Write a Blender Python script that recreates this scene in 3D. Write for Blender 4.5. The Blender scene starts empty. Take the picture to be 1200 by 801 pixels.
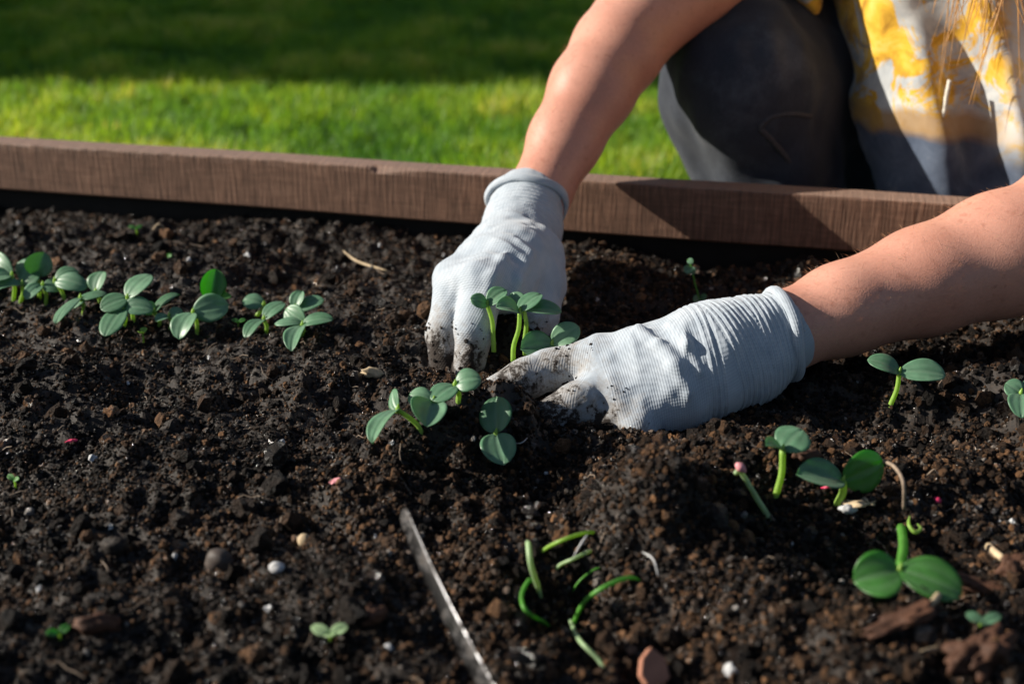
import bpy, math, random
import numpy as np
from mathutils import Vector
from mathutils.bvhtree import BVHTree

random.seed(7)
RNG = np.random.default_rng(11)
scene = bpy.context.scene
COL = scene.collection

# ------------------------------------------------------------------ camera, sky, sun
CAM_H, PITCH, FPX = 0.40, math.radians(22.0), 1500.0
cam_data = bpy.data.cameras.new('camera')
cam_data.sensor_width = 36.0
cam_data.lens = 45.0
cam_data.clip_start = 0.02
cam_data.clip_end = 500.0
cam_data.dof.use_dof = True
cam_data.dof.focus_distance = 0.935
cam_data.dof.aperture_fstop = 5.0
cam = bpy.data.objects.new('camera', cam_data)
COL.objects.link(cam)
cam.location = (0, 0, CAM_H)
cam.rotation_euler = (math.radians(90) - PITCH, 0, 0)
scene.camera = cam

SUN_EL, SUN_TRAVEL = math.radians(25.5), math.radians(-2.0)   # light travels towards +x, slightly to the camera
world = bpy.data.worlds.new('World')
scene.world = world
world.use_nodes = True
wn = world.node_tree
bg = wn.nodes['Background']
sky = wn.nodes.new('ShaderNodeTexSky')
sky.sky_type = 'NISHITA'
sky.sun_disc = False
sky.sun_elevation = SUN_EL
sun_from = SUN_TRAVEL + math.pi                      # azimuth of the sun, from +x, counter-clockwise
sky.sun_rotation = math.pi / 2 - sun_from
wn.links.new(sky.outputs[0], bg.inputs[0])
bg.inputs[1].default_value = 0.05
sun_data = bpy.data.lights.new('sun', 'SUN')
sun_data.energy = 5.0
sun_data.angle = math.radians(0.5)
sun_data.color = (1.0, 0.93, 0.82)
sun = bpy.data.objects.new('sun', sun_data)
COL.objects.link(sun)
sun_dir = Vector((math.cos(SUN_TRAVEL) * math.cos(SUN_EL), math.sin(SUN_TRAVEL) * math.cos(SUN_EL), -math.sin(SUN_EL)))
sun.rotation_euler = sun_dir.to_track_quat('-Z', 'Y').to_euler()
sun.location = (-3, 0, 3)

scene.view_settings.view_transform = 'Standard'
scene.view_settings.look = 'None'
scene.view_settings.gamma = 1.0
scene.view_settings.use_curve_mapping = False
scene.view_settings.exposure = 0.85
scene.cycles.use_denoising = True
scene.cycles.max_bounces = 6
scene.cycles.transparent_max_bounces = 4

# ------------------------------------------------------------------ helpers
def ray(px, py):
    a = (px - 600.0) / FPX
    b = (400.5 - py) / FPX
    c, s = math.cos(PITCH), math.sin(PITCH)
    return np.array([a, c + b * s, -s + b * c])

def W(px, py, y):
    """point of the place on a line of sight, at ground distance y"""
    d = ray(px, py)
    t = y / d[1]
    return np.array([0, 0, CAM_H]) + t * d

def onz(px, py, z=0.0):
    d = ray(px, py)
    return np.array([0, 0, CAM_H]) + (z - CAM_H) / d[2] * d

def smooth(t):
    return t * t * (3 - 2 * t)

def hsh(i, j, k, seed):
    n = (i.astype(np.int64) * 374761393 + j.astype(np.int64) * 668265263 + k.astype(np.int64) * 2147483647 + seed * 974634777) & 0xffffffff
    n = ((n ^ (n >> 13)) * 1274126177) & 0xffffffff
    n = n ^ (n >> 16)
    return (n & 0xffff) / 65535.0 * 2 - 1

def noise2(x, y, seed=0):
    i, j = np.floor(x), np.floor(y)
    u, v = smooth(x - i), smooth(y - j)
    i = i.astype(np.int64); j = j.astype(np.int64); z = np.zeros_like(i)
    a = hsh(i, j, z, seed); b = hsh(i + 1, j, z, seed)
    c = hsh(i, j + 1, z, seed); d = hsh(i + 1, j + 1, z, seed)
    return (a * (1 - u) + b * u) * (1 - v) + (c * (1 - u) + d * u) * v

def noise3(p, seed=0):
    f = np.floor(p); w = smooth(p - f); f = f.astype(np.int64)
    i, j, k = f[..., 0], f[..., 1], f[..., 2]
    u, v, t = w[..., 0], w[..., 1], w[..., 2]
    r = 0
    for di in (0, 1):
        for dj in (0, 1):
            for dk in (0, 1):
                wt = (u if di else 1 - u) * (v if dj else 1 - v) * (t if dk else 1 - t)
                r = r + hsh(i + di, j + dj, k + dk, seed) * wt
    return r

def mesh_np(name, verts, quads, mat=None, smooth_shade=True):
    verts = np.asarray(verts, dtype=np.float32); quads = np.asarray(quads, dtype=np.int32)
    me = bpy.data.meshes.new(name)
    me.vertices.add(len(verts)); me.vertices.foreach_set('co', verts.ravel())
    k = quads.shape[1]
    me.loops.add(quads.size); me.loops.foreach_set('vertex_index', quads.ravel())
    me.polygons.add(len(quads))
    me.polygons.foreach_set('loop_start', np.arange(0, quads.size, k, dtype=np.int32))
    me.polygons.foreach_set('loop_total', np.full(len(quads), k, dtype=np.int32))
    me.polygons.foreach_set('use_smooth', np.full(len(quads), smooth_shade))
    me.update(calc_edges=True); me.validate()
    if mat: me.materials.append(mat)
    return me

def mesh_py(name, verts, faces, mat=None, smooth_shade=True):
    me = bpy.data.meshes.new(name)
    me.from_pydata([tuple(map(float, v)) for v in verts], [], faces)
    me.polygons.foreach_set('use_smooth', [smooth_shade] * len(me.polygons))
    me.update()
    if mat: me.materials.append(mat)
    return me

def attr(me, name, data, kind='FLOAT'):
    a = me.attributes.new(name, kind, 'POINT')
    key = 'vector' if kind == 'FLOAT_VECTOR' else 'value'
    a.data.foreach_set(key, np.asarray(data).astype(np.int32 if kind == 'INT' else np.float32).ravel())

def thing(name, label, cat, loc=(0, 0, 0), group=None):
    o = bpy.data.objects.new(name, None)
    o.empty_display_size = 0.02
    COL.objects.link(o)
    o.location = tuple(float(v) for v in loc)
    tag(o, label, cat, group)
    return o

def tag(o, label=None, cat=None, group=None, kind=None):
    if label: o['label'] = label
    if cat: o['category'] = cat
    if group: o['group'] = group
    if kind: o['kind'] = kind
    return o

def obj(name, me, parent=None, loc=None):
    o = bpy.data.objects.new(name, me)
    COL.objects.link(o)
    if parent is not None: o.parent = parent
    if loc is not None: o.location = tuple(float(v) for v in loc)
    return o

def tube(pts, radii, n=8, cap=True):
    """verts, faces of a tube along a polyline"""
    pts = [np.asarray(p, float) for p in pts]
    if not hasattr(radii, '__len__'): radii = [radii] * len(pts)
    V, F = [], []
    up = np.array([0.13, 0.31, 0.94]); prev = None
    for i, p in enumerate(pts):
        a = pts[max(i - 1, 0)]; b = pts[min(i + 1, len(pts) - 1)]
        t = (b - a) / (np.linalg.norm(b - a) + 1e-9)
        ref = prev if prev is not None else up
        if abs(ref @ t) > 0.98: ref = np.array([1.0, 0, 0])
        x = ref - (ref @ t) * t; x /= np.linalg.norm(x); yv = np.cross(t, x); prev = x
        for k in range(n):
            q = 2 * math.pi * k / n
            V.append(p + radii[i] * (math.cos(q) * x + math.sin(q) * yv))
    for i in range(len(pts) - 1):
        for k in range(n):
            F.append((i * n + k, i * n + (k + 1) % n, (i + 1) * n + (k + 1) % n, (i + 1) * n + k))
    if cap:
        F.append(tuple(range(n - 1, -1, -1))); F.append(tuple((len(pts) - 1) * n + k for k in range(n)))
    return V, F

def spline(pts, n=8):
    pts = [np.asarray(p, float) for p in pts]
    if len(pts) < 3: 
        return [pts[0] + (pts[-1] - pts[0]) * i / n for i in range(n + 1)]
    P = [2 * pts[0] - pts[1]] + pts + [2 * pts[-1] - pts[-2]]
    out = []
    for i in range(1, len(P) - 2):
        for k in range(n):
            t = k / n
            out.append(0.5 * ((2 * P[i]) + (-P[i - 1] + P[i + 1]) * t + (2 * P[i - 1] - 5 * P[i] + 4 * P[i + 1] - P[i + 2]) * t * t + (-P[i - 1] + 3 * P[i] - 3 * P[i + 1] + P[i + 2]) * t ** 3))
    out.append(pts[-1])
    return out

# ------------------------------------------------------------------ materials
class Mat:
    def __init__(s, name):
        s.m = bpy.data.materials.new(name); s.m.use_nodes = True
        s.t = s.m.node_tree; s.b = s.t.nodes['Principled BSDF']; s.out = s.t.nodes['Material Output']
    def n(s, typ, **kw):
        nd = s.t.nodes.new(typ)
        for k, v in kw.items():
            if k in nd.inputs: nd.inputs[k].default_value = v
            else: setattr(nd, k, v)
        return nd
    def l(s, a, b): s.t.links.new(a, b)
    def ramp(s, fac, stops):
        r = s.n('ShaderNodeValToRGB')
        while len(r.color_ramp.elements) < len(stops): r.color_ramp.elements.new(0.5)
        for e, (p, c) in zip(r.color_ramp.elements, stops):
            e.position = p; e.color = (c[0], c[1], c[2], 1) if hasattr(c, '__len__') else (c, c, c, 1)
        s.l(fac, r.inputs[0]); return r.outputs[0]
    def noise(s, scale, vec=None, detail=3, rough=0.55, dist=0.0):
        nd = s.n('ShaderNodeTexNoise'); nd.inputs['Scale'].default_value = scale
        nd.inputs['Detail'].default_value = detail; nd.inputs['Roughness'].default_value = rough
        nd.inputs['Distortion'].default_value = dist
        if vec is not None: s.l(vec, nd.inputs['Vector'])
        return nd.outputs['Fac']
    def pos(s):
        return s.n('ShaderNodeTexCoord').outputs['Object']
    def math(s, op, a, b=None, c=None):
        nd = s.n('ShaderNodeMath', operation=op)
        for i, v in enumerate((a, b, c)):
            if v is None: continue
            if isinstance(v, (int, float)): nd.inputs[i].default_value = v
            else: s.l(v, nd.inputs[i])
        return nd.outputs[0]
    def mix(s, fac, a, b, blend='MIX'):
        nd = s.n('ShaderNodeMix', data_type='RGBA', blend_type=blend)
        for sock, v in ((nd.inputs[0], fac), (nd.inputs[6], a), (nd.inputs[7], b)):
            if isinstance(v, (int, float)): sock.default_value = v
            elif isinstance(v, tuple): sock.default_value = (*v, 1)
            else: s.l(v, sock)
        return nd.outputs[2]
    def bump(s, h, strength=0.3, dist=0.001, normal=None):
        nd = s.n('ShaderNodeBump'); nd.inputs['Strength'].default_value = strength; nd.inputs['Distance'].default_value = dist
        s.l(h, nd.inputs['Height'])
        if normal is not None: s.l(normal, nd.inputs['Normal'])
        s.l(nd.outputs[0], s.b.inputs['Normal']); return nd.outputs[0]
    def set(s, **kw):
        names = {'rough': 'Roughness', 'metal': 'Metallic', 'spec': 'Specular IOR Level', 'sheen': 'Sheen Weight', 'sss': 'Subsurface Weight'}
        for k, v in kw.items(): s.b.inputs[names[k]].default_value = v
    def color(s, c):
        if isinstance(c, tuple): s.b.inputs['Base Color'].default_value = (*c, 1)
        else: s.l(c, s.b.inputs['Base Color'])
    def attr(s, name, kind='GEOMETRY'):
        nd = s.n('ShaderNodeAttribute', attribute_name=name, attribute_type=kind); return nd

def m_soil():
    M = Mat('soil'); p = M.pos()
    a = M.noise(9, p, 5, 0.6); b = M.noise(420, p, 3, 0.7)
    c1 = M.ramp(b, [(0.3, (0.006, 0.004, 0.003)), (0.55, (0.015, 0.010, 0.007)), (0.72, (0.042, 0.026, 0.016))])
    grey = M.ramp(M.noise(6, p, 4), [(0.52, 0), (0.68, 1)])
    M.color(M.mix(grey, c1, M.mix(0.5, c1, (0.055, 0.048, 0.044))))
    M.set(rough=0.72, spec=0.3)
    M.bump(M.math('ADD', b, M.math('MULTIPLY', a, 0.2)), 0.8, 0.0012)
    return M.m

def m_crumb():
    M = Mat('soil_crumb'); p = M.pos()
    r = M.attr('tone', 'INSTANCER').outputs['Fac']
    base = M.ramp(r, [(0.0, (0.003, 0.0022, 0.0018)), (0.34, (0.012, 0.0070, 0.0042)), (0.66, (0.066, 0.035, 0.018)), (0.92, (0.22, 0.112, 0.052)), (0.985, (0.15, 0.12, 0.10)), (1.0, (0.36, 0.33, 0.30))])
    n = M.noise(2.2, p, 4, 0.65)
    M.color(M.mix(1.0, base, M.ramp(n, [(0.3, 0.5), (0.7, 1.35)]), 'MULTIPLY'))
    M.set(rough=0.5, spec=0.5)
    wet = M.math('FRACT', M.math('MULTIPLY', r, 57.0))
    M.l(M.ramp(wet, [(0.0, 0.75), (0.72, 0.6), (0.84, 0.22), (1.0, 0.12)]), M.b.inputs['Roughness'])
    M.l(M.ramp(wet, [(0.0, 0.16), (0.72, 0.2), (0.84, 0.6), (1.0, 0.9)]), M.b.inputs['Specular IOR Level'])
    M.bump(n, 0.6, 0.35)
    return M.m

def m_wood():
    M = Mat('stained_board'); p = M.pos()
    mp = M.n('ShaderNodeMapping'); M.l(p, mp.inputs[0]); mp.inputs['Scale'].default_value = (7, 60, 60)
    grain = M.noise(4, mp.outputs[0], 6, 0.65, 0.4)
    mp2 = M.n('ShaderNodeMapping'); M.l(p, mp2.inputs[0]); mp2.inputs['Scale'].default_value = (330, 20, 24); mp2.inputs['Rotation'].default_value = (0, 0.06, 0)
    saw = M.noise(1.0, mp2.outputs[0], 3, 0.6, 0.3)
    blot = M.noise(7, p, 4)
    col = M.ramp(grain, [(0.2, (0.102, 0.054, 0.034)), (0.5, (0.155, 0.083, 0.053)), (0.8, (0.225, 0.128, 0.085))])
    col = M.mix(0.75, col, M.ramp(saw, [(0.35, 0.45), (0.65, 1.3)]), 'MULTIPLY')
    col = M.mix(0.7, col, M.ramp(blot, [(0.3, 0.7), (0.7, 1.2)]), 'MULTIPLY')
    nz = M.n('ShaderNodeSeparateXYZ'); M.l(M.n('ShaderNodeTexCoord').outputs['Normal'], nz.inputs[0])     # the upper face is mixed paler
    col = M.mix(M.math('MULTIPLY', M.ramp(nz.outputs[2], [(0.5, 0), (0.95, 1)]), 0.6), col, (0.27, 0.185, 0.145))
    M.color(col); M.set(rough=0.62, spec=0.35)
    M.bump(M.math('ADD', M.math('MULTIPLY', saw, 1.0), M.math('MULTIPLY', grain, 0.2)), 0.6, 0.0016)
    return M.m

def m_plain(name, col, rough=0.6, spec=0.4, metal=0.0, nscale=60, bump=0.2, var=0.35, bd=0.001):
    M = Mat(name); p = M.pos(); n = M.noise(nscale, p, 4, 0.6)
    M.color(M.mix(1.0, col, M.ramp(n, [(0.3, 1 - var), (0.7, 1 + var)]), 'MULTIPLY'))
    M.set(rough=rough, spec=spec, metal=metal)
    if bump: M.bump(n, bump, bd)
    return M.m

def m_leaf(name, top, trans, tw=0.35, rough=0.5):
    M = Mat(name); p = M.pos()
    n = M.noise(160, p, 3); v = M.attr('vein').outputs['Fac']
    rnd = M.n('ShaderNodeObjectInfo').outputs['Random']
    top = M.ramp(rnd, [(0.0, tuple(c * f for c, f in zip(top, (.72, .80, .70)))), (0.5, top), (1.0, tuple(c * f for c, f in zip(top, (1.4, 1.25, 1.25))))])
    col = M.mix(1.0, top, M.ramp(n, [(0.3, 0.8), (0.7, 1.2)]), 'MULTIPLY')
    col = M.mix(M.math('MULTIPLY', v, 0.22), col, (0.34, 0.46, 0.32))
    M.color(col); M.set(rough=rough, spec=0.5, sheen=0.05)
    nm = M.bump(M.noise(900, p, 2), 0.15, 0.0004)
    tr = M.n('ShaderNodeBsdfTranslucent'); tr.inputs[0].default_value = (*trans, 1)
    ms = M.n('ShaderNodeMixShader'); ms.inputs[0].default_value = tw
    M.l(M.b.outputs[0], ms.inputs[1]); M.l(tr.outputs[0], ms.inputs[2]); M.l(ms.outputs[0], M.out.inputs[0])
    return M.m

def m_stem(name='stem', col=(0.30, 0.48, 0.10), tw=0.4):
    M = Mat(name); p = M.pos(); n = M.noise(120, p, 2)
    M.color(M.mix(1.0, col, M.ramp(n, [(0.3, 0.8), (0.7, 1.15)]), 'MULTIPLY')); M.set(rough=0.4, spec=0.4)
    tr = M.n('ShaderNodeBsdfTranslucent'); tr.inputs[0].default_value = (min(1, col[0] * 1.9), min(1, col[1] * 1.7), col[2], 1)
    ms = M.n('ShaderNodeMixShader'); ms.inputs[0].default_value = tw
    M.l(M.b.outputs[0], ms.inputs[1]); M.l(tr.outputs[0], ms.inputs[2]); M.l(ms.outputs[0], M.out.inputs[0])
    return M.m

def m_glove():
    M = Mat('knit_glove'); p = M.pos()
    k = M.attr('knit').outputs['Vector']
    sx = M.n('ShaderNodeSeparateXYZ'); M.l(k, sx.inputs[0])
    s, a, d = sx.outputs
    row = M.math('SINE', M.math('MULTIPLY', s, 2 * math.pi / 0.0018))
    col_ = M.math('SINE', M.math('MULTIPLY', a, 2 * math.pi / 0.0018))
    knit = M.math('MULTIPLY', M.math('ADD', row, M.math('MULTIPLY', col_, 0.7)), 0.5)
    mot = M.noise(55, p, 4, 0.6); fib = M.noise(900, p, 2, 0.6)
    base = M.ramp(mot, [(0.3, (0.30, 0.345, 0.395)), (0.7, (0.40, 0.44, 0.485))])
    base = M.mix(0.5, base, M.ramp(M.math('MULTIPLY_ADD', knit, 0.5, 0.5), [(0.1, 0.70), (0.9, 1.12)]), 'MULTIPLY')
    # soil caught on the fingers
    dn = M.noise(230, p, 5, 0.75); dn2 = M.noise(38, p, 3, 0.6)
    f = M.math('ADD', M.math('MULTIPLY', M.math('SUBTRACT', dn, 0.5), 1.1), M.math('MULTIPLY', M.math('SUBTRACT', dn2, 0.5), 1.2))
    f = M.math('ADD', f, d)
    spot = M.ramp(f, [(0.46, 0), (0.58, 1)]); film = M.ramp(f, [(0.0, 0), (0.5, 0.7)])
    base = M.mix(film, base, (0.20, 0.16, 0.12)); base = M.mix(spot, base, (0.022, 0.015, 0.011))
    M.color(base); M.set(rough=0.85, spec=0.2, sheen=0.25)
    M.bump(M.math('ADD', M.math('ADD', M.math('MULTIPLY', knit, 0.4), M.math('MULTIPLY', fib, 0.5)), M.math('MULTIPLY', spot, 1.0)), 0.45, 0.0008)
    return M.m

def m_skin():
    M = Mat('skin'); p = M.pos()
    big = M.noise(14, p, 4, 0.6); fine = M.noise(420, p, 3, 0.6); fr = M.noise(150, p, 2, 0.5)
    c = M.ramp(big, [(0.3, (0.45, 0.205, 0.145)), (0.7, (0.56, 0.280, 0.205))])
    c = M.mix(M.ramp(fr, [(0.60, 0), (0.72, 0.5)]), c, (0.36, 0.15, 0.10))
    c = M.mix(0.3, c, M.ramp(fine, [(0.3, 0.75), (0.7, 1.15)]), 'MULTIPLY')
    M.color(c); M.set(rough=0.45, spec=0.4, sss=0.05)
    M.b.inputs['Subsurface Radius'].default_value = (1.0, 0.35, 0.2); M.b.inputs['Subsurface Scale'].default_value = 0.004
    vo = M.n('ShaderNodeTexVoronoi'); vo.inputs['Scale'].default_value = 800; M.l(p, vo.inputs['Vector'])
    M.bump(M.math('ADD', vo.outputs['Distance'], fine), 0.2, 0.0005)
    return M.m

def m_denim():
    M = Mat('charcoal_denim'); p = M.pos()
    mp = M.n('ShaderNodeMapping'); M.l(p, mp.inputs[0]); mp.inputs['Rotation'].default_value = (0.3, 0.5, 0.7); mp.inputs['Scale'].default_value = (900, 900, 120)
    tw = M.noise(1, mp.outputs[0], 2); big = M.noise(10, p, 5, 0.65)
    c = M.ramp(big, [(0.3, (0.015, 0.018, 0.026)), (0.55, (0.030, 0.035, 0.047)), (0.8, (0.085, 0.093, 0.110))])
    M.color(M.mix(0.5, c, M.ramp(tw, [(0.3, 0.6), (0.7, 1.4)]), 'MULTIPLY')); M.set(rough=0.85, spec=0.2, sheen=0.1)
    M.bump(tw, 0.3, 0.0006); return M.m

def m_shirt():
    """printed shirt: yellow and pale patches above an ochre line, slate blue below"""
    M = Mat('printed_shirt'); p = M.pos()
    sx = M.n('ShaderNodeSeparateXYZ'); M.l(p, sx.inputs[0])
    x, y, z = sx.outputs
    wob = M.noise(9, p, 3); n1 = M.noise(13, p, 6, 0.7, 1.6); n2 = M.noise(24, p, 5, 0.65, 0.9); n3 = M.noise(12, p, 5, 0.65, 0.8)
    pale = M.ramp(n2, [(0.35, (0.26, 0.28, 0.30)), (0.65, (0.52, 0.52, 0.49))])
    yel = M.ramp(n2, [(0.35, (0.30, 0.15, 0.012)), (0.5, (0.58, 0.33, 0.025)), (0.7, (0.64, 0.46, 0.12))])
    up = M.mix(M.ramp(n1, [(0.47, 0), (0.52, 1)]), pale, yel)
    up = M.mix(M.ramp(n3, [(0.60, 0), (0.66, 0.85)]), up, (0.16, 0.16, 0.17))
    blue = M.ramp(n2, [(0.3, (0.030, 0.042, 0.070)), (0.6, (0.075, 0.095, 0.135)), (0.8, (0.22, 0.22, 0.22))])
    # x to the left of the white drape: patches; to the right: off-white panel
    zz = M.math('ADD', z, M.math('MULTIPLY', M.math('SUBTRACT', wob, 0.5), 0.05))
    ochre = M.ramp(M.math('MULTIPLY', M.math('ABSOLUTE', M.math('SUBTRACT', zz, 0.128)), 60), [(0.35, 1), (0.9, 0)])
    lower = M.ramp(zz, [(0.118, 1), (0.126, 0)])
    c = M.mix(lower, up, blue); c = M.mix(M.math('MULTIPLY', ochre, 0.8), c, (0.30, 0.17, 0.05))
    px_ = M.math('ADD', x, M.math('MULTIPLY', M.math('SUBTRACT', wob, 0.5), 0.06))
    panel = M.math('MULTIPLY', M.ramp(px_, [(0.455, 0), (0.47, 1)]), M.ramp(zz, [(0.10, 0), (0.14, 1)]))
    c = M.mix(panel, c, M.mix(M.ramp(n1, [(0.55, 0), (0.62, 0.8)]), (0.50, 0.51, 0.51), (0.58, 0.38, 0.08)))
    M.color(c); M.set(rough=0.85, spec=0.2, sheen=0.15)
    M.bump(M.noise(1100, p, 2), 0.25, 0.0005); return M.m

def m_grass():
    M = Mat('grass'); r = M.attr('tone', 'INSTANCER').outputs['Fac']
    c = M.ramp(r, [(0.0, (0.045, 0.135, 0.022)), (0.4, (0.110, 0.230, 0.026)), (0.74, (0.225, 0.32, 0.035)), (1.0, (0.42, 0.39, 0.14))])
    M.color(c); M.set(rough=0.5, spec=0.3)
    tr = M.n('ShaderNodeBsdfTranslucent'); M.l(M.mix(1.0, c, (2.6, 2.3, 0.8), 'MULTIPLY'), tr.inputs[0])
    ms = M.n('ShaderNodeMixShader'); ms.inputs[0].default_value = 0.42
    M.l(M.b.outputs[0], ms.inputs[1]); M.l(tr.outputs[0], ms.inputs[2]); M.l(ms.outputs[0], M.out.inputs[0])
    return M.m

def m_lawn():
    M = Mat('lawn'); p = M.pos(); n = M.noise(4, p, 4); f = M.noise(90, p, 4)
    c = M.ramp(f, [(0.3, (0.03, 0.05, 0.01)), (0.7, (0.09, 0.14, 0.02))])
    M.color(M.mix(M.ramp(n, [(0.55, 0), (0.8, 0.6)]), c, (0.10, 0.085, 0.04))); M.set(rough=0.9, spec=0.1)
    M.bump(f, 0.8, 0.01); return M.m

def m_steel():
    M = Mat('soiled_steel'); p = M.pos(); n = M.noise(55, p, 5, 0.7); f = M.noise(320, p, 3)
    mud = M.ramp(M.math('ADD', n, M.math('MULTIPLY', M.math('SUBTRACT', f, .5), .5)), [(0.47, 0), (0.60, 1)])
    M.color(M.mix(mud, (0.10, 0.10, 0.105), (0.020, 0.014, 0.010)))
    M.l(M.math('SUBTRACT', 1.0, mud), M.b.inputs['Metallic']); M.l(M.ramp(mud, [(0, .30), (1, .8)]), M.b.inputs['Roughness'])
    return M.m

MAT = dict(soil=m_soil(), crumb=m_crumb(), wood=m_wood(), glove=m_glove(), skin=m_skin(), denim=m_denim(), shirt=m_shirt(),
           grass=m_grass(), lawn=m_lawn(),
           liner=m_plain('black_liner', (0.005, 0.005, 0.005), 0.7, 0.2, 0, 40, 0.3),
           leaf=m_leaf('cotyledon_blue_green', (0.100, 0.215, 0.130), (0.28, 0.62, 0.06), 0.30, 0.42),
           leaf_bright=m_leaf('cotyledon_bright_green', (0.060, 0.185, 0.040), (0.20, 0.66, 0.05), 0.42, 0.36),
           stem=m_stem(), stem_pale=m_stem('pale_stem', (0.36, 0.50, 0.28), 0.3), stem_green=m_stem('green_stem', (0.12, 0.34, 0.06), 0.4),
           perlite=m_plain('perlite', (0.42, 0.42, 0.42), 0.8, 0.2, 0, 300, 0.5, 0.25),
           pebble=m_plain('pebble', (0.060, 0.047, 0.040), 0.6, 0.3, 0, 120, 0.4, 0.4),
           bark=m_plain('bark', (0.060, 0.026, 0.014), 0.75, 0.3, 0, 90, 0.9, 0.5, 0.002),
           terracotta=m_plain('terracotta', (0.34, 0.155, 0.10), 0.8, 0.2, 0, 90, 0.4, 0.2),
           straw=m_plain('straw', (0.42, 0.32, 0.20), 0.7, 0.3, 0, 150, 0.4, 0.3),
           root=m_plain('root_fibre', (0.20, 0.15, 0.11), 0.7, 0.3, 0, 150, 0.2, 0.4),
           steel=m_steel(),
           red=m_plain('crimson_sprout', (0.50, 0.03, 0.09), 0.5, 0.4, 0, 200, 0.1, 0.25),
           pink=m_plain('pink_seed_coat', (0.62, 0.26, 0.28), 0.5, 0.4, 0, 250, 0.3, 0.3),
           hair=m_plain('blond_hair', (0.42, 0.22, 0.075), 0.42, 0.5, 0, 25, 0.0, 0.4),
           thread=m_plain('seam_thread', (0.05, 0.05, 0.055), 0.8, 0.2, 0, 500, 0.3),
           cord=m_plain('drawcord', (0.50, 0.47, 0.40), 0.85, 0.2, 0, 400, 0.5),
           shoe=m_plain('shoe', (0.06, 0.06, 0.065), 0.7, 0.3, 0, 90, 0.3),
           eye=m_plain('eye', (0.5, 0.5, 0.5), 0.2, 0.5, 0, 30, 0, 0.1),
           fuzz=m_plain('arm_hair', (0.55, 0.38, 0.22), 0.45, 0.4, 0, 50, 0, 0.2),
           hedge=m_leaf('hedge_leaf', (0.05, 0.10, 0.03), (0.2, 0.4, 0.03), 0.25))

# ------------------------------------------------------------------ the ground height of the bed
UB = np.array([0.9695, -0.245]); NB = np.array([-0.245, -0.9695]); OB = np.array([-0.085, 1.248])   # rear board line, and the way into the bed
MOUNDS = []
for px, py, hgt, rad in [(566, 516, .034, .044), (597, 418, .026, .028), (490, 525, .012, .045), (768, 640, .044, .033), (720, 605, .014, .045),
                         (660, 700, -.020, .030), (655, 580, -.022, .034), (850, 570, .016, .05), (985, 590, .010, .045), (1060, 478, .018, .022), (1165, 470, .020, .03),
                         (1000, 505, -.008, .04), (820, 535, .010, .035), (1050, 655, -.006, .04), (240, 650, .007, .06), (100, 720, .008, .06), (400, 430, .007, .05),
                         (350, 560, .007, .07), (900, 720, .012, .05), (1100, 560, .010, .04), (60, 480, .006, .06), (700, 340, .012, .04), (560, 620, .008, .03),
                         (450, 590, .008, .03), (860, 640, -.008, .04), (1150, 780, .010, .04), (716, 524, .013, .022), (770, 528, .006, .03), (600, 655, .009, .03), (300, 480, -.007, .04), (170, 560, .009, .04), (420, 700, .009, .04), (200, 760, -.008, .05), (588, 478, -.013, .020), (640, 482, -.010, .018), (1050, 700, -.014, .030), (1100, 705, -.010, .028), (572, 478, -.008, .016)]:
    c = onz(px, py); MOUNDS.append((c[0], c[1], hgt, rad))

def H(x, y, fine=True):
    x = np.asarray(x, float); y = np.asarray(y, float)
    h = np.zeros_like(x)
    for cx, cy, a, r in MOUNDS:
        k = (x - cx) ** 2 + (y - cy) ** 2 < (3.4 * r) ** 2
        if not k.any(): continue
        u, v = x[k], y[k]
        wx = 0.25 * r * noise2(u / r * 1.3 + 9, v / r * 1.3, 5); wy = 0.25 * r * noise2(u / r * 1.3, v / r * 1.3 + 4, 6)
        h[k] += a * np.exp(-(((u - cx + wx) ** 2 + (v - cy + wy) ** 2) / (r * r)))
    h = h + .0085 * noise2(x / .095, y / .075, 1) + .0048 * noise2(x / .042, y / .042, 2)
    if fine:
        m = np.clip(.35 + 1.1 * noise2(x / .10 + 3, y / .08, 17), 0, 1)
        h = h + .011 * m * np.abs(noise2(x / .027 + .3 * noise2(x / .012, y / .012, 19), y / .024, 18)) + .004 * m * np.abs(noise2(x / .013, y / .012, 20))
        h = h + .0036 * (1 - 2 * np.abs(noise2(x / .021, y / .021, 3))) * 0.9 + .0032 * noise2(x / .0105, y / .0105, 4) + .0019 * noise2(x / .0052, y / .0052, 8)
    return h

def G(px, py, dz=0.0):
    """where the line of sight meets the soil"""
    d = ray(px, py); o = np.array([0, 0, CAM_H]); t = (0.06 - CAM_H) / d[2] + np.arange(420) * .0009
    p = o + t[:, None] * d
    k = np.argmax(p[:, 2] <= H(p[:, 0], p[:, 1]) + dz)
    return p[k]

# ------------------------------------------------------------------ raised bed, soil, lawn
def graded(lo, hi, flo, fhi, fine, coarse):
    a = np.arange(flo, fhi + 1e-9, fine)
    l = np.linspace(lo, flo, max(2, int((flo - lo) / coarse)))[:-1] if flo > lo else np.array([])
    r = np.linspace(a[-1], hi, max(2, int((hi - a[-1]) / coarse)))[1:] if hi > a[-1] else np.array([])
    return np.concatenate([l, a, r])

ss = graded(-1.6, 1.6, -0.90, 0.95, 0.0021, 0.012)
tt = graded(-0.016, 1.03, -0.016, 0.86, 0.0021, 0.012)
S, T = np.meshgrid(ss, tt, indexing='ij')
X = OB[0] + S * UB[0] + T * NB[0]; Y = OB[1] + S * UB[1] + T * NB[1]
Z = H(X, Y)
ns, nt = S.shape
idx = np.arange(ns * nt).reshape(ns, nt)
quads = np.stack([idx[:-1, :-1], idx[:-1, 1:], idx[1:, 1:], idx[1:, :-1]], -1).reshape(-1, 4)
soil = obj('soil', mesh_np('soil', np.stack([X, Y, Z], -1).reshape(-1, 3), quads, MAT['soil'], False))
soil['kind'] = 'structure'

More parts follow.
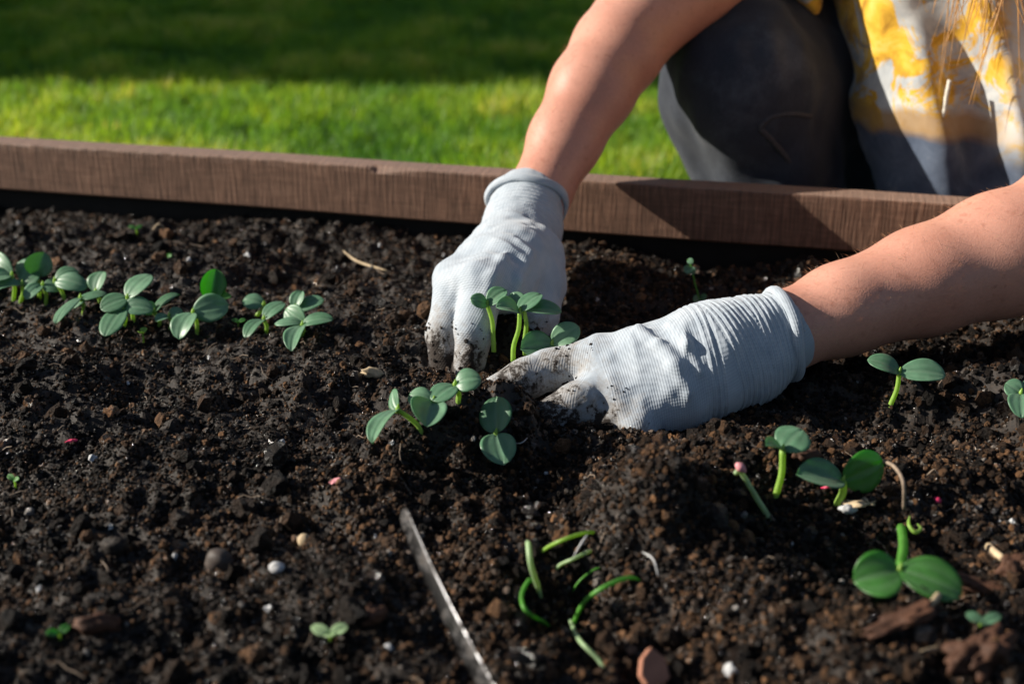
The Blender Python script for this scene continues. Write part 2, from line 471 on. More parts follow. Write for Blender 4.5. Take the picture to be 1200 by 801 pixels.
LAWN_Z = -0.125
lawn = obj('lawn', mesh_py('lawn', [(-150, -150, LAWN_Z), (150, -150, LAWN_Z), (150, 150, LAWN_Z), (-150, 150, LAWN_Z)], [(0, 1, 2, 3)], MAT['lawn']))
lawn['kind'] = 'structure'

BED_ANG = math.atan2(UB[1], UB[0])
bed = thing('raised_bed', 'dark brown timber raised garden bed with black liner, filled with soil', 'garden bed', (OB[0], OB[1], LAWN_Z))
bed.rotation_euler = (0, 0, BED_ANG)

def board_mesh(name, L, t, z0, z1, chip=None, seed=0):
    """board along local x, front face at y=0 facing -y, top at z1; slightly uneven, bevelled arrises"""
    nx = int(L / 0.006); b = 0.0022
    prof = [(0, z0 + b), (0, z0 + (z1 - z0) * .33), (0, z0 + (z1 - z0) * .66), (0, z1 - 3.2 * b), (0, z1 - b), (b * .3, z1 - b * .3), (b, z1), (3.5 * b, z1), (t * .5, z1), (t - b, z1), (t, z1 - b), (t, (z0 + z1) / 2), (t, z0 + b), (t - b, z0), (t / 2, z0), (b, z0)]
    xs = np.linspace(-L / 2, L / 2, nx + 1); P = np.array(prof); n = len(prof)
    V = np.zeros((nx + 1, n, 3)); V[:, :, 0] = xs[:, None]
    V[:, :, 1] = P[None, :, 0] + 0.0012 * noise2(xs[:, None] / .25 + 0 * P[None, :, 0], P[None, :, 1] * 3 + 0 * xs[:, None], seed)
    V[:, :, 2] = P[None, :, 1] + 0.0012 * noise2(xs[:, None] / .2 + 0 * P[None, :, 0], 0 * xs[:, None] + 3.0 + 0 * P[None, :, 0], seed + 1)
    for k in (4, 5, 6):
        V[:, k, 2] -= 0.0009 * np.abs(noise2(xs / .013, xs * 0 + k * .3, seed + 2)); V[:, k, 1] += 0.0006 * np.abs(noise2(xs / .009, xs * 0 + k, seed + 3))
    if chip:
        for c0, wd, dp in chip:
            w = np.clip(1 - np.abs(xs - c0) / wd, 0, 1) ** .5 * (0.55 + 0.45 * noise2(xs / .006, xs * 0, 31))
            V[:, 4, 2] -= dp * w; V[:, 4, 1] += dp * .5 * w; V[:, 5, 2] -= dp * w * 1.0; V[:, 5, 1] += dp * .9 * w; V[:, 6, 2] -= dp * .6 * w; V[:, 6, 1] += dp * w; V[:, 7, 1] += dp * .3 * w
    id_ = np.arange((nx + 1) * n).reshape(nx + 1, n); nxt = np.roll(id_, -1, 1)
    F = np.stack([id_[:-1], id_[1:], nxt[1:], nxt[:-1]], -1).reshape(-1, 4)[:, ::-1].tolist()
    F.append(id_[0].tolist()); F.append(id_[-1][::-1].tolist())
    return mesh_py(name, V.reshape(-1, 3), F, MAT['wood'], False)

ZT = 0.08 - LAWN_Z
chip_s = float((onz(466, 197, .08)[:2] - OB) @ UB)
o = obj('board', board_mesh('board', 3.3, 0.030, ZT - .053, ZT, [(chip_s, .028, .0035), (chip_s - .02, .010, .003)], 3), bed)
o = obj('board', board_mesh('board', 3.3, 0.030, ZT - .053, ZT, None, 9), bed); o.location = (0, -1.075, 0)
o.rotation_euler = (0, 0, math.pi); o.location = (0, -1.045, 0)
for sgn in (-1, 1):
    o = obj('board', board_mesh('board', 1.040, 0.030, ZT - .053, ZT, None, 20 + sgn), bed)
    o.rotation_euler = (0, 0, math.pi / 2 * -sgn); o.location = (sgn * 1.62, -0.5225, 0)
# lower boards, seen only from outside the bed
for k, (L, lx, ly, rz) in enumerate([(3.28, 0, 0.021, 0), (3.28, 0, -1.049, math.pi), (1.03, -1.624, -.5225, math.pi / 2), (1.03, 1.624, -.5225, -math.pi / 2)]):
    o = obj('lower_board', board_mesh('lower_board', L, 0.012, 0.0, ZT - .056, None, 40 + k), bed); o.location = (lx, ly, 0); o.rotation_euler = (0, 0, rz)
# black liner hanging under the top board, its edge uneven
xs = np.linspace(-1.6, 1.6, 330); V = []
for x in xs:
    wv = 0.004 * float(noise2(np.array([x / .12]), np.array([0.5]), 77)[0])
    V += [(x, 0.0185, ZT - .054), (x, 0.0170 + wv * .3, ZT - .062), (x, 0.0160 + wv * .6, ZT - .085), (x, 0.015 + wv * .8, ZT - .125)]
F = [(i * 4 + k, i * 4 + k + 1, i * 4 + k + 5, i * 4 + k + 4) for i in range(len(xs) - 1) for k in range(3)]
obj('liner', mesh_py('liner', V, F, MAT['liner']), bed)

# ------------------------------------------------------------------ scattered stuff through geometry nodes
def lump_proto(name, mat, seed, rough=0.35, sub=2, squash=0.8, freq=1.6, knobs=0.0):
    import bmesh
    bm = bmesh.new(); bmesh.ops.create_icosphere(bm, subdivisions=sub, radius=1.0)
    P = np.array([v.co[:] for v in bm.verts])
    d = 1 + rough * noise3(P * freq + seed * 7.3, seed) + rough * .55 * noise3(P * freq * 2.3 + seed * 3.1, seed + 50)
    if knobs: d = d + knobs * (.5 - np.abs(noise3(P * 3.6 + seed, seed + 80))) + knobs * .6 * (.5 - np.abs(noise3(P * 8.0 + seed, seed + 90)))
    P = P * d[:, None] * np.array([1.0, 0.75 + 0.3 * random.random(), squash])
    for v, p in zip(bm.verts, P): v.co = p
    me = bpy.data.meshes.new(name); bm.to_mesh(me); bm.free()
    me.polygons.foreach_set('use_smooth', [sub >= 3] * len(me.polygons)); me.materials.append(mat)
    return bpy.data.objects.new(name, me)

def scatter(name, pts, scale, rot, pick, tone, protos, mat):
    me = bpy.data.meshes.new(name); me.vertices.add(len(pts)); me.vertices.foreach_set('co', np.asarray(pts, np.float32).ravel()); me.update()
    attr(me, 'size', scale); attr(me, 'turn', rot, 'FLOAT_VECTOR'); attr(me, 'pick', pick, 'INT'); attr(me, 'tone', tone)
    me.materials.append(mat)
    o = obj(name, me)
    ng = bpy.data.node_groups.new(name, 'GeometryNodeTree')
    ng.interface.new_socket('Geometry', in_out='INPUT', socket_type='NodeSocketGeometry'); ng.interface.new_socket('Geometry', in_out='OUTPUT', socket_type='NodeSocketGeometry')
    N = ng.nodes; gi = N.new('NodeGroupInput'); go = N.new('NodeGroupOutput'); iop = N.new('GeometryNodeInstanceOnPoints'); jn = N.new('GeometryNodeJoinGeometry')
    for pr in protos:
        oi = N.new('GeometryNodeObjectInfo'); oi.inputs['Object'].default_value = pr; g2 = N.new('GeometryNodeGeometryToInstance')
        ng.links.new(oi.outputs['Geometry'], g2.inputs[0]); ng.links.new(g2.outputs[0], jn.inputs[0])
    def named(a, typ):
        nd = N.new('GeometryNodeInputNamedAttribute'); nd.data_type = typ; nd.inputs['Name'].default_value = a; return nd.outputs['Attribute']
    ng.links.new(gi.outputs[0], iop.inputs['Points']); ng.links.new(jn.outputs[0], iop.inputs['Instance']); iop.inputs['Pick Instance'].default_value = True
    ng.links.new(named('pick', 'INT'), iop.inputs['Instance Index']); ng.links.new(named('size', 'FLOAT'), iop.inputs['Scale'])
    ng.links.new(named('turn', 'FLOAT_VECTOR'), iop.inputs['Rotation']); ng.links.new(iop.outputs[0], go.inputs[0])
    md = o.modifiers.new('scatter', 'NODES'); md.node_group = ng
    o['kind'] = 'stuff'
    return o

crumbs = [lump_proto('crumb_shape', MAT['crumb'], i, 0.42, 2, 0.75) for i in range(9)] + [lump_proto('clod_shape', MAT['crumb'], 20 + i, 0.34, 4, 0.72, 1.7, 0.30) for i in range(6)]
def bed_points(n):
    s = RNG.uniform(-0.90, 0.95, n); t = RNG.uniform(-0.010, 0.90, n)
    x = OB[0] + s * UB[0] + t * NB[0]; y = OB[1] + s * UB[1] + t * NB[1]
    keep = (np.abs(x) < 0.44 * y + 0.10) | ((RNG.random(n) < .6) & (np.abs(x) < 0.44 * y + 0.42))
    return x[keep], y[keep]
x, y = bed_points(450000); xb, yb = bed_points(520000); nearer = yb < .78
x = np.concatenate([x, xb[nearer]]); y = np.concatenate([y, yb[nearer]])
clump = noise2(x / .03, y / .03, 60) + 0.6 * noise2(x / .012, y / .012, 61)
keep = RNG.uniform(-1.5, 1.2, len(x)) < clump + 0.35
x, y, clump = x[keep], y[keep], clump[keep]
r = np.exp(RNG.normal(math.log(.00092), 0.46, len(x))); r = np.clip(r, .0004, .0050)
r = r * (.74 + .34 * smooth(np.clip((x + .16) / .22, 0, 1)))
z = H(x, y) + r * RNG.uniform(-0.1, 1.0, len(x))
big = np.where(r > .0023)[0]
pick = RNG.integers(0, 9, len(x)); pick[big] = RNG.integers(9, 15, len(big))
tone = np.clip(RNG.beta(1.3, 2.0, len(x)) + 0.12 * noise2(x / .14, y / .11, 64) + 0.15 * noise2(x / .05, y / .05, 63), 0, 0.975)
rare = RNG.random(len(x)); tone[rare < .008] = RNG.uniform(.985, 1.0, (rare < .008).sum())
o = scatter('soil_crumbs', np.stack([x, y, z], -1), r, RNG.uniform(0, 6.28, (len(x), 3)), pick, tone, crumbs, MAT['crumb'])
tag(o, 'dark crumbly soil grains covering the garden bed', 'soil', kind='stuff')
# pale sand specks stand in for sun glints on the soil
x, y = bed_points(42000); patch = noise2(x / .08, y / .07, 66); keep = RNG.uniform(-.6, 1.2, len(x)) < patch; x, y = x[keep], y[keep]
r = np.clip(np.exp(RNG.normal(math.log(.00052), .35, len(x))), .0003, .0016)
o = scatter('glint_specks', np.stack([x, y, H(x, y) + .0009 + r * RNG.uniform(-.2, .8, len(x))], -1), r, RNG.uniform(0, 6.28, (len(x), 3)), RNG.integers(0, 9, len(x)), RNG.uniform(.955, 1.0, len(x)), crumbs, MAT['crumb'])
tag(o, 'pale sand specks standing in for sunlit highlights on the dark soil', 'glint', kind='stuff')
# larger clods
x, y = bed_points(5600)
cl = noise2(x / .06, y / .06, 70); keep = RNG.uniform(-1, 1, len(x)) < cl + .15
for q in ((1030, 690), (1060, 700), (1095, 705), (985, 585), (909, 582), (590, 470), (575, 480), (581, 530), (505, 500), (450, 510)):     # open soil right at the plants and the fingertip
    c = onz(*q); keep &= (x - c[0]) ** 2 + (y - c[1]) ** 2 > .020 ** 2
x, y = x[keep], y[keep]
r = np.exp(RNG.normal(math.log(.0042), 0.35, len(x))); r = np.clip(r, .0022, .011)
z = H(x, y) + r * RNG.uniform(-0.1, 0.45, len(x))
o = scatter('soil_clods', np.stack([x, y, z], -1), r, RNG.uniform(0, 6.28, (len(x), 3)), RNG.integers(9, 15, len(x)), np.clip(RNG.beta(2, 3, len(x)), 0, .9), crumbs, MAT['crumb'])
tag(o, 'larger dark clods of earth lying on the garden bed', 'soil', kind='stuff')

# grass
def tuft_proto(seed, h=0.05, nb=22, spread=0.022):
    rr = random.Random(seed); V, F = [], []
    for _ in range(nb):
        a = rr.uniform(0, 6.28); d = spread * math.sqrt(rr.random()); bx, by = d * math.cos(a), d * math.sin(a)
        la = rr.uniform(0, 6.28); lean = rr.uniform(0.1, 0.75); hh = h * rr.uniform(0.55, 1.15); w = rr.uniform(.0011, .0020)
        wx, wy = -math.sin(la) * w, math.cos(la) * w; b0 = len(V)
        for k in range(4):
            t = k / 3; off = lean * hh * t * t; zz = hh * t * (1 - .25 * lean * t); ww = (1, .9, .65, .08)[k]
            for s in (-1, 1): V.append((bx + math.cos(la) * off + s * wx * ww, by + math.sin(la) * off + s * wy * ww, zz))
        for k in range(3): F.append((b0 + 2 * k, b0 + 2 * k + 1, b0 + 2 * k + 3, b0 + 2 * k + 2))
    o = bpy.data.objects.new('tuft_shape', mesh_py('tuft_shape', V, F, MAT['grass'])); return o
tufts = [tuft_proto(i) for i in range(7)]
n = 42000
y = 1.15 + (RNG.random(n) ** 1.5) * 5.4; x = RNG.uniform(-1, 1, n) * (0.45 * y + 0.75)
back = (np.stack([x, y], -1) - OB) @ NB                       # negative is outside, behind the rear board
keep = back < -0.040; x, y = x[keep], y[keep]
pn = noise2(x / .22, y / .22, 90) + .5 * noise2(x / .07, y / .07, 91)
sz = 0.75 + 0.22 * pn + RNG.uniform(-.15, .25, len(x))
o = scatter('grass', np.stack([x, y, np.full(len(x), LAWN_Z)], -1), sz, np.stack([np.zeros(len(x)), np.zeros(len(x)), RNG.uniform(0, 6.28, len(x))], -1),
            RNG.integers(0, 7, len(x)), np.clip(0.44 + .34 * pn + RNG.normal(0, .16, len(x)), 0, 1), tufts, MAT['grass'])
tag(o, 'short mown green grass of the lawn behind the bed', 'grass', kind='stuff')

# hedge added out of view to shade the far lawn
hx0, hx1, hy0, hy1, hz = -4.7, -3.7, 2.86, 8.6, 2.75
hd = thing('hedge', 'tall clipped green hedge added out of view to shade the far lawn', 'hedge', (-4.2, 5.7, LAWN_Z))
nh = 26000; q = RNG.random((nh, 3)); face = RNG.integers(0, 4, nh)
lx, ly, lz = hx0 + q[:, 0] * (hx1 - hx0), hy0 + q[:, 1] * (hy1 - hy0), q[:, 2] * hz
lx = np.where(face == 0, hx1, np.where(face == 1, hx0, lx)); ly = np.where(face == 2, hy0, ly); lz = np.where(face == 3, hz, lz)
C = np.stack([lx, ly, lz], -1) + RNG.normal(0, .035, (nh, 3)) - np.array([-4.2, 5.7, 0])
A = RNG.normal(0, 1, (nh, 3)); A /= np.linalg.norm(A, axis=1)[:, None]; B = np.cross(A, RNG.normal(0, 1, (nh, 3))); B /= np.linalg.norm(B, axis=1)[:, None]
A *= .035; B *= .02
V = np.stack([C - A, C + B, C + A, C - B], 1).reshape(-1, 3)
obj('foliage', mesh_np('foliage', V, np.arange(nh * 4).reshape(-1, 4), MAT['hedge']), hd)
e = 0.05; bx = [(sx, sy, sz_) for sz_ in (0, hz - e) for sx, sy in ((hx0 + e, hy0 + e), (hx1 - e, hy0 + e), (hx1 - e, hy1 - e), (hx0 + e, hy1 - e))]
obj('solid_core', mesh_py('solid_core', [(a + 4.2, b - 5.7, c) for a, b, c in bx], [(0, 1, 2, 3), (4, 5, 6, 7), (0, 1, 5, 4), (1, 2, 6, 5), (2, 3, 7, 6), (3, 0, 4, 7)], MAT['hedge'], False), hd)  # solid box core inside the added foliage

# ------------------------------------------------------------------ signed distance modelling for the person
def cone_d(P, a, b, ra, rb):
    ab = b - a; L2 = ab @ ab
    t = np.clip(((P - a) @ ab) / L2, 0, 1)
    return np.linalg.norm(P - (a + t[..., None] * ab), axis=-1) - (ra + (rb - ra) * t)

def ell_d(P, c, r, R=None):
    q = P - c
    if R is not None: q = q @ R
    k = np.linalg.norm(q / r, axis=-1); k2 = np.linalg.norm(q / (r * r), axis=-1)
    return k * (k - 1) / np.maximum(k2, 1e-9)

def smin(a, b, k):
    h = np.clip(0.5 + 0.5 * (b - a) / k, 0, 1)
    return b + (a - b) * h - k * h * (1 - h)

class SDF:
    """smooth union of tapered limbs and ellipsoids, meshed by surface nets"""
    def __init__(s): s.pr = []; s.post = []
    def cone(s, a, b, ra, rb, k=.01): s.pr.append(('c', np.array(a, float), np.array(b, float), ra, rb, k)); return s
    def chain(s, pts, radii, k=.01):
        for i in range(len(pts) - 1): s.cone(pts[i], pts[i + 1], radii[i], radii[i + 1], k)
        return s
    def ell(s, c, r, k=.01, R=None): s.pr.append(('e', np.array(c, float), np.array(r, float), R, None, k)); return s
    def dig(s, a, b, ra, rb, k=.008): s.pr.append(('d', np.array(a, float), np.array(b, float), ra, rb, k)); return s
    def one(s, p, P):
        return ell_d(P, p[1], p[2], p[3]) if p[0] == 'e' else cone_d(P, p[1], p[2], p[3], p[4])
    def __call__(s, P):
        f = None
        for p in s.pr:
            d = s.one(p, P)
            if p[0] == 'd': f = -smin(-f, d, p[5])
            else: f = d if f is None else smin(f, d, p[5])
        for fn in s.post: f = fn(P, f)
        return f
    def box(s, p):
        if p[0] == 'e': r = np.full(3, p[2].max()); return p[1] - r, p[1] + r
        r = max(p[3], p[4]); return np.minimum(p[1], p[2]) - r, np.maximum(p[1], p[2]) + r
    def mesh(s, name, cell, mat, pad=.012):
        bs = [s.box(p) for p in s.pr if p[0] != 'd']
        lo = np.min([b[0] for b in bs], 0) - pad; hi = np.max([b[1] for b in bs], 0) + pad
        n = np.ceil((hi - lo) / cell).astype(int) + 1
        ax = [lo[i] + np.arange(n[i]) * cell for i in range(3)]
        f = np.full(n, 0.05, np.float32)
        for p in s.pr:
            bl, bh = s.box(p); m = 0.03 + 2 * p[5]
            i0 = np.clip(((bl - m - lo) / cell).astype(int), 0, n - 1); i1 = np.clip(((bh + m - lo) / cell).astype(int) + 2, 1, n)
            sl = tuple(slice(i0[i], i1[i]) for i in range(3))
            P = np.stack(np.meshgrid(ax[0][sl[0]], ax[1][sl[1]], ax[2][sl[2]], indexing='ij'), -1).astype(np.float32)
            d = s.one(p, P)
            f[sl] = -smin(-f[sl], d, p[5]) if p[0] == 'd' else smin(f[sl], d, p[5])
        if s.post:
            ijk = np.argwhere(np.abs(f) < max(.012, 3 * cell)); P = lo + ijk * cell; v = f[tuple(ijk.T)].astype(float)
            for fn in s.post: v = fn(P, v)
            f[tuple(ijk.T)] = v
        V, Q = nets(f, lo, cell)
        return mesh_np(name, V, Q, mat), V

def nets(f, lo, cell):
    ins = f < 0
    cs = [(i, j, k) for i in (0, 1) for j in (0, 1) for k in (0, 1)]
    sh = tuple(np.array(f.shape) - 1)
    cnt = np.zeros(sh, np.int8)
    for i, j, k in cs: cnt += ins[i:i + sh[0], j:j + sh[1], k:k + sh[2]]
    act = (cnt > 0) & (cnt < 8); ijk = np.argwhere(act)
    vid = np.full(sh, -1, np.int64); vid[act] = np.arange(len(ijk))
    acc = np.zeros((len(ijk), 3)); num = np.zeros(len(ijk))
    val = {c: f[ijk[:, 0] + c[0], ijk[:, 1] + c[1], ijk[:, 2] + c[2]] for c in cs}
    for c in cs:
        for a in range(3):
            if c[a]: continue
            d = list(c); d[a] = 1; d = tuple(d)
            va, vb = val[c], val[d]; m = (va < 0) != (vb < 0)
            t = np.where(m, va / np.where(m, va - vb, 1), 0)
            p = np.array(c, float)[None].repeat(len(ijk), 0); p[:, a] += t
            acc[m] += p[m]; num[m] += 1
    V = lo + (ijk + acc / num[:, None]) * cell
    Q = []
    for a in range(3):
        b, c = (a + 1) % 3, (a + 2) % 3
        s0 = [slice(None)] * 3; s1 = [slice(None)] * 3; s0[a] = slice(0, -1); s1[a] = slice(1, None)
        A, B = ins[tuple(s0)], ins[tuple(s1)]
        e = np.argwhere(A != B); 
        ok = (e[:, b] > 0) & (e[:, c] > 0) & (e[:, b] < sh[b]) & (e[:, c] < sh[c]); e = e[ok]
        flip = A[tuple(e.T)]
        def v(db, dc):
            q = e.copy(); q[:, b] -= db; q[:, c] -= dc; return vid[tuple(q.T)]
        quad = np.stack([v(1, 1), v(0, 1), v(0, 0), v(1, 0)], -1)
        quad[~flip] = quad[~flip][:, ::-1]; Q.append(quad)
    return V, np.concatenate(Q)

def trace(sdf, px, py, y0=0.6):
    """first point of a modelled surface along a line of sight"""
    d = ray(px, py); d = d / np.linalg.norm(d); o = np.array([0, 0, CAM_H]); t = y0
    for _ in range(120):
        v = float(sdf((o + t * d)[None])[0])
        if v < 2e-4: break
        t += max(v * .8, 3e-4)
        if t > 2.4: break
    return o + t * d

# ---- joints of the person
wristR = W(618, 250, 1.110); elbowR = W(748, 26, 1.280); shoulR = np.array([.375, 1.425, .365])
wristL = W(893, 396, .905); elbowL = W(1262, 268, 1.0); shoulL = np.array([.60, 1.20, .345])
hip = np.array([.50, 1.80, .15]); mid = (shoulR + shoulL) / 2
print('arm lengths', *(round(float(np.linalg.norm(a - b)), 3) for a, b in ((wristR, elbowR), (elbowR, shoulR), (wristL, elbowL), (elbowL, shoulL))))
print('joints', wristR.round(3), elbowR.round(3), wristL.round(3), elbowL.round(3))
person = thing('person', 'person in a yellow patterned shirt, charcoal jeans and pale gloves leaning over the bed', 'person', (hip[0], hip[1], LAWN_Z))
PB = np.array(person.location)
def pobj(name, me, parent=None):
    o = obj(name, me, parent or person)
    if parent is None: o.location = tuple(-PB)
    return o

# ---- body: one skin surface (arms, torso, neck, head)
body = SDF()
fR = [W(614, 268, 1.092), W(632, 228, 1.130), W(662, 165, 1.176), W(694, 105, 1.214), W(724, 58, 1.252), elbowR]
body.chain(fR, [.0240, .0272, .0332, .0396, .0430, .0425], .012)
uR = [elbowR, elbowR + (shoulR - elbowR) * .5, shoulR]
body.chain(uR, [.043, .047, .055], .014)
fL = [W(875, 402, .90), W(915, 390, .908), W(985, 363, .93), W(1080, 330, .958), W(1170, 299, .98), elbowL]
body.chain(fL, [.0255, .0290, .0345, .0418, .0490, .0515], .012)
body.chain([elbowL, elbowL + (shoulL - elbowL) * .5, shoulL], [.050, .048, .055], .02)
body.cone(shoulR, shoulL, .055, .055, .03).cone(mid, mid + (hip - mid) * .5, .105, .10, .05).cone(mid + (hip - mid) * .5, hip, .10, .125, .05)
neck = mid + np.array([0, -.03, .03]); head = mid + np.array([0.0, -.085, .225])
body.cone(neck, head + np.array([0, .01, -.05]), .052, .048, .03)
body.ell(head, (.075, .093, .112), .02)
fz = head + np.array([0, -.085, -.045])
body.cone(head + np.array([0, -.088, .0]), head + np.array([0, -.108, -.028]), .007, .012, .012)          # nose
body.ell(head + np.array([0, -.070, -.085]), (.035, .03, .03), .02)                                       # chin
for sx in (-1, 1):
    body.dig(head + np.array([sx * .020, -.099, .006]), head + np.array([sx * .042, -.090, .006]), .011, .010, .012)
    body.ell(head + np.array([sx * .076, .010, -.005]), (.009, .020, .032), .006)                         # ear
body.dig(head + np.array([-.022, -.098, -.062]), head + np.array([.022, -.098, -.062]), .004, .004, .005)   # mouth
bme, bV = body.mesh('body', .0042, MAT['skin'])
pobj('body', bme)
for sx in (-1, 1):
    V = []; F = []
    import bmesh
    bm = bmesh.new(); bmesh.ops.create_uvsphere(bm, u_segments=12, v_segments=8, radius=.0125)
    for v in bm.verts: v.co += Vector(head + np.array([sx * .031, -.079, .005]))
    me = bpy.data.meshes.new('eye'); bm.to_mesh(me); bm.free(); me.materials.append(MAT['eye']); pobj('eye', me)

# ---- fine arm hair along the forearms
def fuzz(sdf, path, n, seed):
    rr = np.random.default_rng(seed); V, F = [], []
    path = [np.array(p) for p in path]
    for _ in range(n):
        k = rr.integers(0, len(path) - 1); t = rr.random(); c = path[k] + (path[k + 1] - path[k]) * t
        ax = path[k + 1] - path[k]; ax /= np.linalg.norm(ax)
        d = rr.normal(0, 1, 3); d -= (d @ ax) * ax; d /= np.linalg.norm(d)
        if d[2] < -.3: continue
        lo_, hi_ = 0.0, .08
        for _ in range(14):
            m = (lo_ + hi_) / 2
            if sdf((c + m * d)[None])[0] < 0: lo_ = m
            else: hi_ = m
        p = c + lo_ * d; L = rr.uniform(.004, .009); dr = d * .55 - ax * .7 + rr.normal(0, .25, 3); dr /= np.linalg.norm(dr)
        sd = np.cross(dr, d); sd /= np.linalg.norm(sd) + 1e-9; w = .00011; b = len(V)
        q1 = p + dr * L * .5 + d * L * .03; q2 = p + dr * L - d * L * .08
        V += [p - sd * w, p + sd * w, q1 - sd * w * .8, q1 + sd * w * .8, q2]; F += [(b, b + 1, b + 3, b + 2), (b + 2, b + 3, b + 4)]
    return V, F
armsdf = SDF(); armsdf.chain(fR, [.0240, .0272, .0332, .0396, .0430, .0425], .012)
V, F = fuzz(armsdf, fR[1:], 900, 3)
armsdf2 = SDF(); armsdf2.chain(fL, [.0255, .0290, .0345, .0418, .0490, .0515], .012)
V2, F2 = fuzz(armsdf2, fL[1:], 1300, 4)
o = pobj('arm_hair', mesh_py('arm_hair', V + V2, F + [tuple(i + len(V) for i in f) for f in F2], MAT['fuzz'])); o['kind'] = 'stuff'

# ---- gloves
GLOVE_PTS = []
def glove(name, sdf, axis, side, cuff_c, cuff_r, tips, label, rib_to):
    """axis: polyline down the hand for the knit rows; tips: (point, reach) where soil sticks"""
    axis = [np.array(a, float) for a in axis]
    def along(P):
        best = np.full(len(P), 9.0); s_ = np.zeros(len(P)); off = 0.0
        for a, b in zip(axis[:-1], axis[1:]):
            ab = b - a; L = np.linalg.norm(ab); t = ((P - a) @ ab) / L ** 2; tc = np.clip(t, 0, 1)
            d = np.linalg.norm(P - (a + tc[:, None] * ab), axis=1)
            better = d < best; s_ = np.where(better, off + tc * L, s_); best = np.minimum(best, d); off += L
        return s_
    s_end = sum(np.linalg.norm(b - a) for a, b in zip(axis[:-1], axis[1:])); AX = axis[3] - axis[0]; AX = AX / np.linalg.norm(AX); LA = side - (side @ AX) * AX; LA = LA / np.linalg.norm(LA)
    def rib(P, v):
        s_ = along(P); w = np.clip((rib_to - s_) / .012, 0, 1)
        lump = .0011 * noise3(P / .016, 5) * (1 - w) + .0006 * noise3(P / .007, 6) * (1 - .5 * w)
        al = P @ AX; la = P @ LA; q = np.stack([al / .017 + .35 * la / .017, la / .060, (P @ np.cross(AX, LA)) / .060], -1)
        crease = (1 - 2.6 * np.abs(noise3(q, 33))) * np.clip(.3 + 1.2 * noise3(P / .035, 34), 0, 1) * np.clip((s_ - .02) / .05, 0, 1) * np.clip((s_end * .78 - s_) / .05, 0, 1)
        lump = lump - .0026 * crease
        return v + lump - w * (.0007 * np.sin(2 * math.pi * s_ / .0046) + .0009 * noise3(P / .02, 9))
    sdf.post.append(rib)
    me, V = sdf.mesh(name, .0013, MAT['glove'])
    s_ = along(V); ax = axis[-1] - axis[0]; ax /= np.linalg.norm(ax); u = side - (side @ ax) * ax; u /= np.linalg.norm(u); w = np.cross(ax, u)
    ang = np.arctan2((V - axis[0]) @ w, (V - axis[0]) @ u) * .035
    lat = (V @ u)
    dirt = np.full(len(V), -.45)
    for p, reach, amt in tips: dirt = np.maximum(dirt, -.45 + amt * np.clip(1 - np.linalg.norm(V - np.array(p), axis=1) / reach, 0, 1))
    attr(me, 'knit', np.stack([s_, lat, dirt], -1), 'FLOAT_VECTOR')
    g = pobj(name, me); g['label'] = label
    GLOVE_PTS.append(V[(dirt > .05) & (V[:, 2] > .004)])
    # rolled hem
    n = axis[1] - axis[0]; n /= np.linalg.norm(n); e1 = u - (u @ n) * n; e1 /= np.linalg.norm(e1); e2 = np.cross(n, e1)
    ring = []
    for k in range(48):
        q = 2 * math.pi * k / 48; wob = 1 + .03 * math.sin(3 * q + 1) + .02 * math.sin(5 * q)
        ring.append(cuff_c + (e1 * math.cos(q) * cuff_r[0] + e2 * math.sin(q) * cuff_r[1]) * wob + n * .0012 * math.sin(4 * q))
    Vt, Ft = [], []; m = 10
    for k in range(48):
        rad = ring[k] - cuff_c; rad /= np.linalg.norm(rad)
        for j in range(m):
            q = 2 * math.pi * j / m; Vt.append(ring[k] + rad * .0030 * math.cos(q) + n * .0046 * math.sin(q))
    for k in range(48):
        for j in range(m): Ft.append((k * m + j, ((k + 1) % 48) * m + j, ((k + 1) % 48) * m + (j + 1) % m, k * m + (j + 1) % m))
    hm = mesh_py('cuff_hem', Vt, Ft, MAT['glove']); VV = np.array(Vt)
    attr(hm, 'knit', np.stack([VV @ n, VV @ e1, np.full(len(VV), -.5)], -1), 'FLOAT_VECTOR')
    obj('cuff_hem', hm, g)
    return g

def ridge(sdf, base, pts, r, k=.007):
    """raise a fold of cloth along a line on the surface"""
    q = [trace(base, *p) for p in pts]
    for i, (a, b) in enumerate(zip(q[:-1], q[1:])): sdf.cone(a, b, r * (.6 if i == 0 else 1), r * (.6 if i == len(q) - 2 else 1), k)

def furrow(sdf, base, pts, r, k=.006):
    q = [trace(base, *p) for p in pts]
    for a, b in zip(q[:-1], q[1:]): sdf.dig(a, b, r, r, k)

